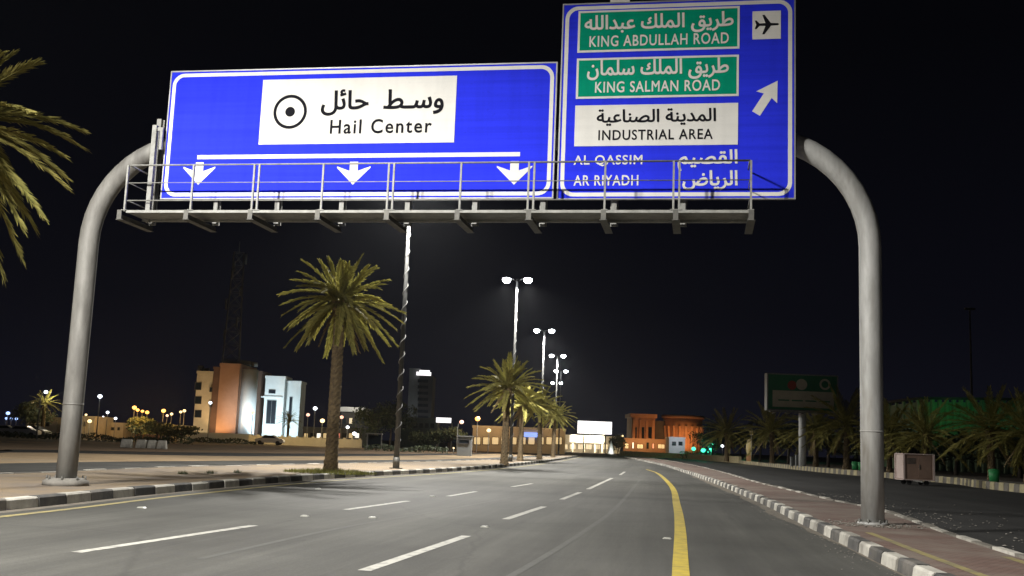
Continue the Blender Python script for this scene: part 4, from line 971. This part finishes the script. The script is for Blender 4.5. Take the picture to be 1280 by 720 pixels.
for a in [(57.5, 490, 120, W, 'white lamp on a curved bracket pole, left of the left gantry post', 'arm', .26), (125, 495.5, 130, W, 'tall white globe lamp just right of the left gantry post', 'globe', .33),
          (10, 516.5, 170, B_, 'bluish lamp at the far left, highest of its cluster', 'globe', .38), (8, 523, 172, B_, 'bluish lamp at the far left, lower left of its cluster', 'globe', .26), (14, 523.5, 171, B_, 'bluish lamp at the far left, middle of the lower row', 'globe', .28), (20.5, 523.5, 170, B_, 'bluish lamp at the far left, right end of the lower row', 'globe', .28),
          (30, 504.5, 180, Y_, 'dim warm lamp left of the bracket lamp', 'globe', .16), (36, 505.5, 180, O, 'small orange lamp left of the bracket lamp', 'globe', .26), (41, 503.5, 182, Y_, 'small warm lamp nearest the bracket lamp', 'globe', .2),
          (107.5, 518.5, 160, Y_, 'dim warm lamp above the yellow lit house', 'globe', .22), (112, 526.5, 150, Y_, 'bright warm lamp before the yellow lit house', 'globe', .36), (134.5, 515.5, 170, W, 'small white lamp below the tall globe lamp', 'globe', .3), (129, 521, 171, W, 'tiny white lamp left under the tall globe lamp', 'globe', .18), (144.5, 523, 168, W, 'small white lamp right of the tall globe lamp', 'globe', .28),
          (168, 509.5, 165, O, 'brightest orange lamp, highest of the orange row', 'globe', .42), (172, 512.5, 166, O, 'orange lamp, second in the orange row', 'globe', .34), (178, 514, 167, O, 'orange lamp, third in the orange row', 'globe', .3), (184, 515.5, 168, O, 'orange lamp at the right end of the orange row', 'globe', .38),
          (204.5, 513.5, 165, O, 'tall orange lamp left of the office block', 'globe', .42), (209, 519.5, 167, P_, 'low pinkish lamp left of the office block', 'globe', .28), (214.5, 517.5, 169, Y_, 'pale warm lamp left of the office block', 'globe', .3), (226, 515, 168, Y_, 'warm lamp beside the office block, lower of two', 'globe', .28), (230.5, 513.5, 167, Y_, 'warm lamp touching the office block edge, upper of two', 'globe', .32),
          (263, 503.5, 185, W, 'white lamp before the terracotta wall of the office block', 'globe', .36), (316, 515.5, 190, Y_, 'warm lamp between the office block and the white building', 'globe', .4),
          (394, 510.5, 185, W, 'white lamp right of the white building, highest of its group', 'globe', .44), (385, 518.5, 186, P_, 'pinkish lamp right of the white building', 'globe', .4), (403, 526, 180, Y_, 'large warm lamp left of the tall palm trunk', 'globe', .5), (427, 521.5, 185, P_, 'pinkish lamp right of the tall palm trunk', 'globe', .42), (434.5, 534, 175, W, 'low white lamp above the garden wall, right of the palm trunk', 'globe', .34), (443, 542, 174, W, 'lowest white lamp behind the garden wall end', 'globe', .4),
          (577, 527.5, 160, P_, 'pinkish lamp on a bracket pole left of the bushy palm', 'arm', .42), (597, 523.5, 165, O, 'orange lamp beside the bushy palm', 'globe', .5), (611, 538, 170, Y_, 'low warm lamp behind the bushy palm', 'globe', .42),
          (748, 546, 300, P_, 'small lamp under the big white sign', 'globe', .3), (778, 545, 270, Y_, 'warm lamp left of the flared hall', 'globe', .36), (903, 557.5, 190, W, 'white lamp in the dark trees right of the green garden', 'globe', .34), (567, 560, 150, 'bulb_warm', 'low lamp by the grey kiosk', 'globe', .16),
          (867, 561, 215, 'lit_green', 'green lamp at the left of the lit garden', 'globe', .55), (879, 563, 212, 'lit_green', 'green lamp in the middle of the lit garden', 'globe', .6), (889, 562.5, 208, 'lit_green', 'tall narrow green lamp at the right of the lit garden', 'globe', .5)]:
    far_lamp(*a)
for pxx, Y, z, pw, c_ in [(176, 160, 5, 1500, (1, .5, .12)), (205, 160, 5, 900, (1, .55, .15)), (112, 145, 4, 500, (1, .85, .5)), (140, 155, 4, 600, (1, .85, .5)), (60, 150, 6, 600, (1, .9, .7)), (403, 176, 5, 700, (1, .75, .4)), (600, 165, 6, 700, (1, .6, .25)), (877, 208, 3, 2200, (.05, 1, .5)), (890, 200, 3, 500, (.1, 1, .6))]:
    light('POINT', (gx(pxx, Y), Y, z), pw, c_, None, .3)
# left low houses
GH = 'low houses at the far left'
for l, r_, t, Y, m, lb, wins in [(31, 41, 519, 175, 'wall_cream', 'narrow cream house under the small orange lamp', [(33, 36, 523, 528)]), (44, 70, 523, 178, 'wall_cream', 'cream house behind the left gantry post', [(48, 52, 527, 532), (57, 62, 527, 533)]),
                                 (97, 116, 522, 165, 'wall_cream', 'yellow lit cream house right of the left gantry post', [(105, 108, 527, 533)]), (128, 153, 530, 172, 'wall_cream', 'wide low yellow lit house below the white globe lamp', [(131, 134, 534, 538), (139, 143, 534, 538), (147, 150, 534, 538)]),
                                 (158, 180, 536, 178, 'wall_orange', 'low reddish house under the orange lamps', [(162, 165, 539, 543), (171, 175, 539, 543)]), (212, 220, 533, 170, 'wall_cream', 'tiny pale gatehouse left of the office block', [(214, 217, 537, 541)])]:
    b = bld('house', lb, 'house', GH); block('wall', b, l, r_, t, Y, 8, m, 0, .25)
    for w_ in wins: window(b, *w_, Y)
# cars
def car(pxx, Y, rz, m, label):
    b = empty('parked_car', (gx(pxx, Y), Y, .01), rz, label, 'car', 'cars parked at the far left')
    pr_ = [(-2.1, .35), (-2.15, .75), (-1.9, .9), (-1.3, .98), (-.75, 1.42), (.7, 1.45), (1.35, 1.02), (2.0, .92), (2.15, .7), (2.1, .35)]
    mb = MB(); mb.prism(pr_, -.82, .82); mb.build('body', m, b, bevel=.06)
    for s in (-1, 1):
        mb = MB(); mb.prism([(-1.05, 1.02), (-.65, 1.36), (.6, 1.38), (1.05, 1.03)], s*.822, s*.832); mb.build('window', 'glass', b)
        for x in (-1.35, 1.35):
            mb = MB(); mb.tube([(x, s*.66, .32), (x, s*.86, .32)], .33, 16); mb.build('wheel', 'tyre', b)
        mb = MB(); mb.ellipsoid((-2.1, s*.58, .72), .06, .16, .08, 8, 6); mb.build('headlight', 'stud', b)
car(2, 140, .3, 'car_white', 'white car cut off by the left picture edge'); car(27, 138, .1, 'car_white', 'white car far left beside the left gantry post'); car(41, 141, -.2, 'car_dark', 'dark car parked next to the far left white car'); car(337, 165, 0, 'car_white', 'white car before the white floodlit building')
# four concrete blocks
for i, (l, r_, lb) in enumerate([(151, 165, 'white concrete block, leftmost of four on the sandy lot'), (170, 183, 'white concrete block, second from left of four on the sandy lot'), (184.5, 195, 'white concrete block, third from left of four on the sandy lot'), (196.5, 208, 'white concrete block, rightmost of four on the sandy lot')]):
    Y = 88; x0, x1 = gx(l, Y), gx(r_, Y); mb = MB(); q = (x1-x0)/2
    mb.add([(-q, -.3, 0), (q, -.3, 0), (q, .3, 0), (-q, .3, 0), (-q+.05, -.18, .68), (q-.05, -.18, .68), (q-.05, .18, .68), (-q+.05, .18, .68)], [(0,3,2,1),(4,5,6,7),(0,1,5,4),(1,2,6,5),(2,3,7,6),(3,0,4,7)])
    tag(mb.build('concrete_block', 'kerb_white', None, ((x0+x1)/2, Y, .004), rnd.uniform(-.06, .06), .04), lb, 'concrete block', 'concrete blocks on the sandy lot')
# ------------------------------------------------------------------ right hand street things
Y = 63
b = empty('box_trailer', ((gx(1121, Y)+gx(1166, Y))/2, Y, .01), .02, 'tan panelled box trailer parked at the far kerb, right of the gantry post', 'trailer')
W2, D2 = .86, .62
mb = MB(); mb.box(-W2+.02, W2-.02, -D2+.02, D2-.02, .32, 1.72); mb.build('body', 'box_tan', b)
mb = MB()
for x in (-1, 1):
    for y in (-1, 1): mb.box(x*W2-.05, x*W2+.05, y*D2-.05, y*D2+.05, .28, 1.76)
for z in (.26, 1.725):
    for y in (-D2, D2): mb.box(-W2+.055, W2-.055, y-.05, y+.05, z, z+.05)
    for x in (-W2, W2): mb.box(x-.05, x+.05, -D2+.055, D2-.055, z, z+.05)
mb.build('trim', 'box_trim', b)
mb = MB(); mb.box(-W2+.003, -W2+.017, -D2+.06, D2-.06, .34, 1.70); mb.build('side_panel', 'box_trim', b)
d_ = MB(); d_.box(-.02, .72, -D2-.004, -D2+.017, .42, 1.62); d_ = d_.build('door', 'box_tan', b); mb = MB(); mb.box(.03, .06, -D2-.05, -D2-.006, .9, 1.15); mb.build('handle', 'steel_dark', d_)
mb = MB()
for k_ in range(5): mb.box(-.68, -.18, -D2-.006, -D2+.016, 1.2+k_*.07, 1.235+k_*.07)
mb.build('vent', 'steel_dark', b)
for x in (-.5, .5):
    for y in (-.42, .42):
        mb = MB(); mb.tube([(x, y-.06, .14), (x, y+.06, .14)], .14, 12); mb.build('wheel', 'tyre', b)
mb = MB(); mb.bar((-.3, -D2, .25), (-.1, -1.4, .2), .07, .07); mb.build('drawbar', 'steel', b)
def bin_(pxx, Y, lb):
    b = empty('litter_bin', (gx(pxx, Y), Y, .3), 0, lb, 'bin', 'green bins on the right footpath'); b.scale = (.72,)*3
    mb = MB(); mb.tube([(0, 0, .05), (0, 0, .95)], [.36, .44], 12); mb.build('body', 'bin_green', b); mb = MB(); mb.ellipsoid((0, 0, .96), .47, .47, .14, 12, 6); mb.build('lid', 'bin_green', b)
bin_(1243, 64, 'green bin beside the large palm at the right picture edge'); bin_(1077, 97, 'green bin just left of the right gantry post'); bin_(1069, 100, 'green bin half hidden by a palm trunk, left of the other near the post')
for pxx, h, Y, lb in ((991, .95, 112, 'small grey utility cabinet left of the billboard pole'), (997.5, 1.15, 110, 'taller grey utility cabinet touching the billboard pole')):
    b = empty('utility_cabinet', (gx(pxx, Y), Y, .3), 0, lb, 'cabinet', 'utility cabinets by the billboard'); mb = MB(); mb.box(-.24, .24, -.2, .2, 0, h); mb.build('case', 'wall_grey', b)
    mb = MB(); mb.box(-.27, .27, -.23, .23, h+.003, h+.05); mb.build('lid', 'steel', b); mb = MB(); mb.box(-.2, .2, -.225, -.203, .08, h-.08); mb.build('door', 'wall_grey', b)
b = empty('lit_pylon', (gx(936, 150), 150, .3), 0, 'pale yellow lit pylon on the footpath, left of the billboard', 'pylon')
H = at(936, 549, 150).z-.3; mb = MB(); mb.box(-.3, .3, -.2, .2, 0, .9); mb.build('plinth', 'wall_orange', b); mb = MB(); mb.tube([(0, 0, .9), (0, 0, H*.6), (.15, 0, H*.85), (0, 0, H)], [.25, .42, .5, .2], 10); mb.build('figure', 'kerb_cream', b)
light('POINT', (gx(934, 147), 147, 2.0), 120, (1, .82, .45), None, .2)
b = empty('sign_post', (gx(939, 149), 149, .3), 0, 'thin grey post beside the yellow lit pylon', 'post'); mb = MB(); mb.tube([(0, 0, 0), (0, 0, 4.3)], .06, 8); mb.build('pole', 'steel', b); mb = MB(); mb.box(-.25, .25, -.03, .03, 3.7, 4.25); mb.build('plate', 'kerb_cream', b)

# ------------------------------------------------------------------ trees and hedges
def foliage(mb, c, rx, ry, rz, n, rnd, s_=.22):
    cl = [(Vector((rnd.gauss(0, .5), rnd.gauss(0, .5), rnd.gauss(0, .5))), rnd.uniform(.25, .5)) for _ in range(14)]
    for _ in range(n):
        q, rr = rnd.choice(cl); v = q+Vector((rnd.gauss(0, 1), rnd.gauss(0, 1), rnd.gauss(0, 1)))*rr*.6
        if v.length > 1.25: continue
        p_ = Vector((c[0]+v.x*rx, c[1]+v.y*ry, c[2]+v.z*rz))
        a = Vector((rnd.gauss(0, 1), rnd.gauss(0, 1), rnd.gauss(0, 1))).normalized()*s_*rnd.uniform(.6, 1.3); b_ = a.orthogonal().normalized()*s_*.5
        mb.add([p_-a, p_+b_, p_+a, p_-b_], [(0, 1, 2, 3)])
def tree(pxx, Y, h, r_, seed, label, group='dark trees behind the right footpath', z=.28):
    rnd = random.Random(seed); b = empty('tree', (gx(pxx, Y), Y, z), 0, label, 'tree', group)
    mb = MB(); mb.tube([(0, 0, 0), (.1, 0, h*.35), (0, .1, h*.55)], [.2, .15, .1], 8)
    for k_ in range(4):
        a = k_*1.57+rnd.random(); mb.tube([(.07, .05, h*.4), (math.cos(a)*r_*.5, math.sin(a)*r_*.5, h*.75)], [.09, .03], 5)
    mb.build('trunk', 'bark_dark', b); mb = MB(); foliage(mb, (0, 0, h*.66), r_, r_, h*.36, 1500, rnd, .24); mb.build('crown', 'leaf_tree', b)
for a in [(890, 200, 6.0, 4.2, 1, 'round dark tree above the green lamps'), (925, 185, 6.5, 4.5, 2, 'dark tree between the green garden and the pylon'), (950, 168, 6.0, 4.0, 3, 'dark tree behind the yellow lit pylon'), (985, 140, 5.0, 3.6, 4, 'dark tree low behind the billboard pole'),
          (1035, 125, 5.0, 3.4, 5, 'dark tree right of the billboard'), (1085, 112, 4.6, 3.0, 6, 'dark tree hidden partly by the right gantry post'), (1135, 100, 3.6, 2.6, 7, 'low dark tree behind the box trailer'), (1195, 92, 3.6, 2.6, 8, 'low dark tree between the trailer palm and the large palm'), (1275, 88, 4.2, 2.8, 9, 'dark tree at the right picture edge')]:
    tree(*a)
GT = 'dark trees among the far left buildings'
for a in [(468, 175, 7.0, 3.6, 11, 'dark leafless looking tree left of the wrapped pole'), (487, 180, 8.0, 3.6, 12, 'taller dark tree right behind the wrapped pole'), (560, 170, 3.6, 3.0, 13, 'low bush like tree under the white canopy sign'), (535, 172, 3.2, 2.8, 14, 'low dark tree before the podium building'),
          (195, 158, 2.6, 3.0, 15, 'low dark tree under the tall orange lamp'), (226, 160, 2.4, 2.6, 16, 'low dark tree left of the office block'), (40, 155, 4.5, 2.6, 17, 'dark tree left of the left gantry post'), (176, 162, 3.2, 2.0, 18, 'small tree lit orange under the orange row'), (772, 250, 4.2, 2.0, 19, 'small tree right of the big white sign')]:
    tree(*a, group=GT, z=0)
def hedge(l, r_, Y, h, seed, label):
    rnd = random.Random(seed); mb = MB(); x0, x1 = gx(l, Y), gx(r_, Y); n = int((x1-x0)*60)
    for _ in range(n):
        x = rnd.uniform(x0, x1); hh = h*(.7+.3*math.sin(x*.9+seed)*math.sin(x*.37)); p_ = Vector((x, Y+rnd.uniform(-.6, .6), rnd.uniform(0, 1)**.7*hh))
        a = Vector((rnd.gauss(0, 1), rnd.gauss(0, 1), rnd.gauss(0, 1))).normalized()*.17; b_ = a.orthogonal().normalized()*.09
        mb.add([p_-a, p_+b_, p_+a, p_-b_], [(0, 1, 2, 3)])
    tag(mb.build('hedge', 'leaf_tree'), label, 'hedge', 'hedges along the far left')
hedge(-10, 95, 128, .9, 1, 'dark hedge at the far left behind the sandy lot'); hedge(100, 240, 130, 1.0, 2, 'dark hedge behind the four concrete blocks'); hedge(240, 320, 160, .9, 3, 'dark hedge before the office block'); hedge(455, 560, 140, 1.1, 4, 'dark hedge behind the wrapped pole')
hedge(850, 905, 205, 2.0, 5, 'hedge lit green beside the road end')

# ------------------------------------------------------------------ thin volume added to give the lamps halos, standing in for lens glare
mb = MB(); mb.box(-260, 260, -60, 420, -1.0, 62)
hz = mb.mesh('halo_volume', []); hm = bpy.data.materials.new('halo_air'); hm.use_nodes = True; t = hm.node_tree
t.nodes.remove(t.nodes['Principled BSDF']); pv = t.nodes.new('ShaderNodeVolumePrincipled'); pv.inputs['Color'].default_value = (.85, .88, .95, 1)
pv.inputs['Density'].default_value = HALO_DENSITY; pv.inputs['Anisotropy'].default_value = .8
t.links.new(pv.outputs[0], t.nodes['Material Output'].inputs['Volume']); hz.materials.append(hm)
ho = bpy.data.objects.new('halo_volume', hz); C.objects.link(ho); ho['kind'] = 'stuff'
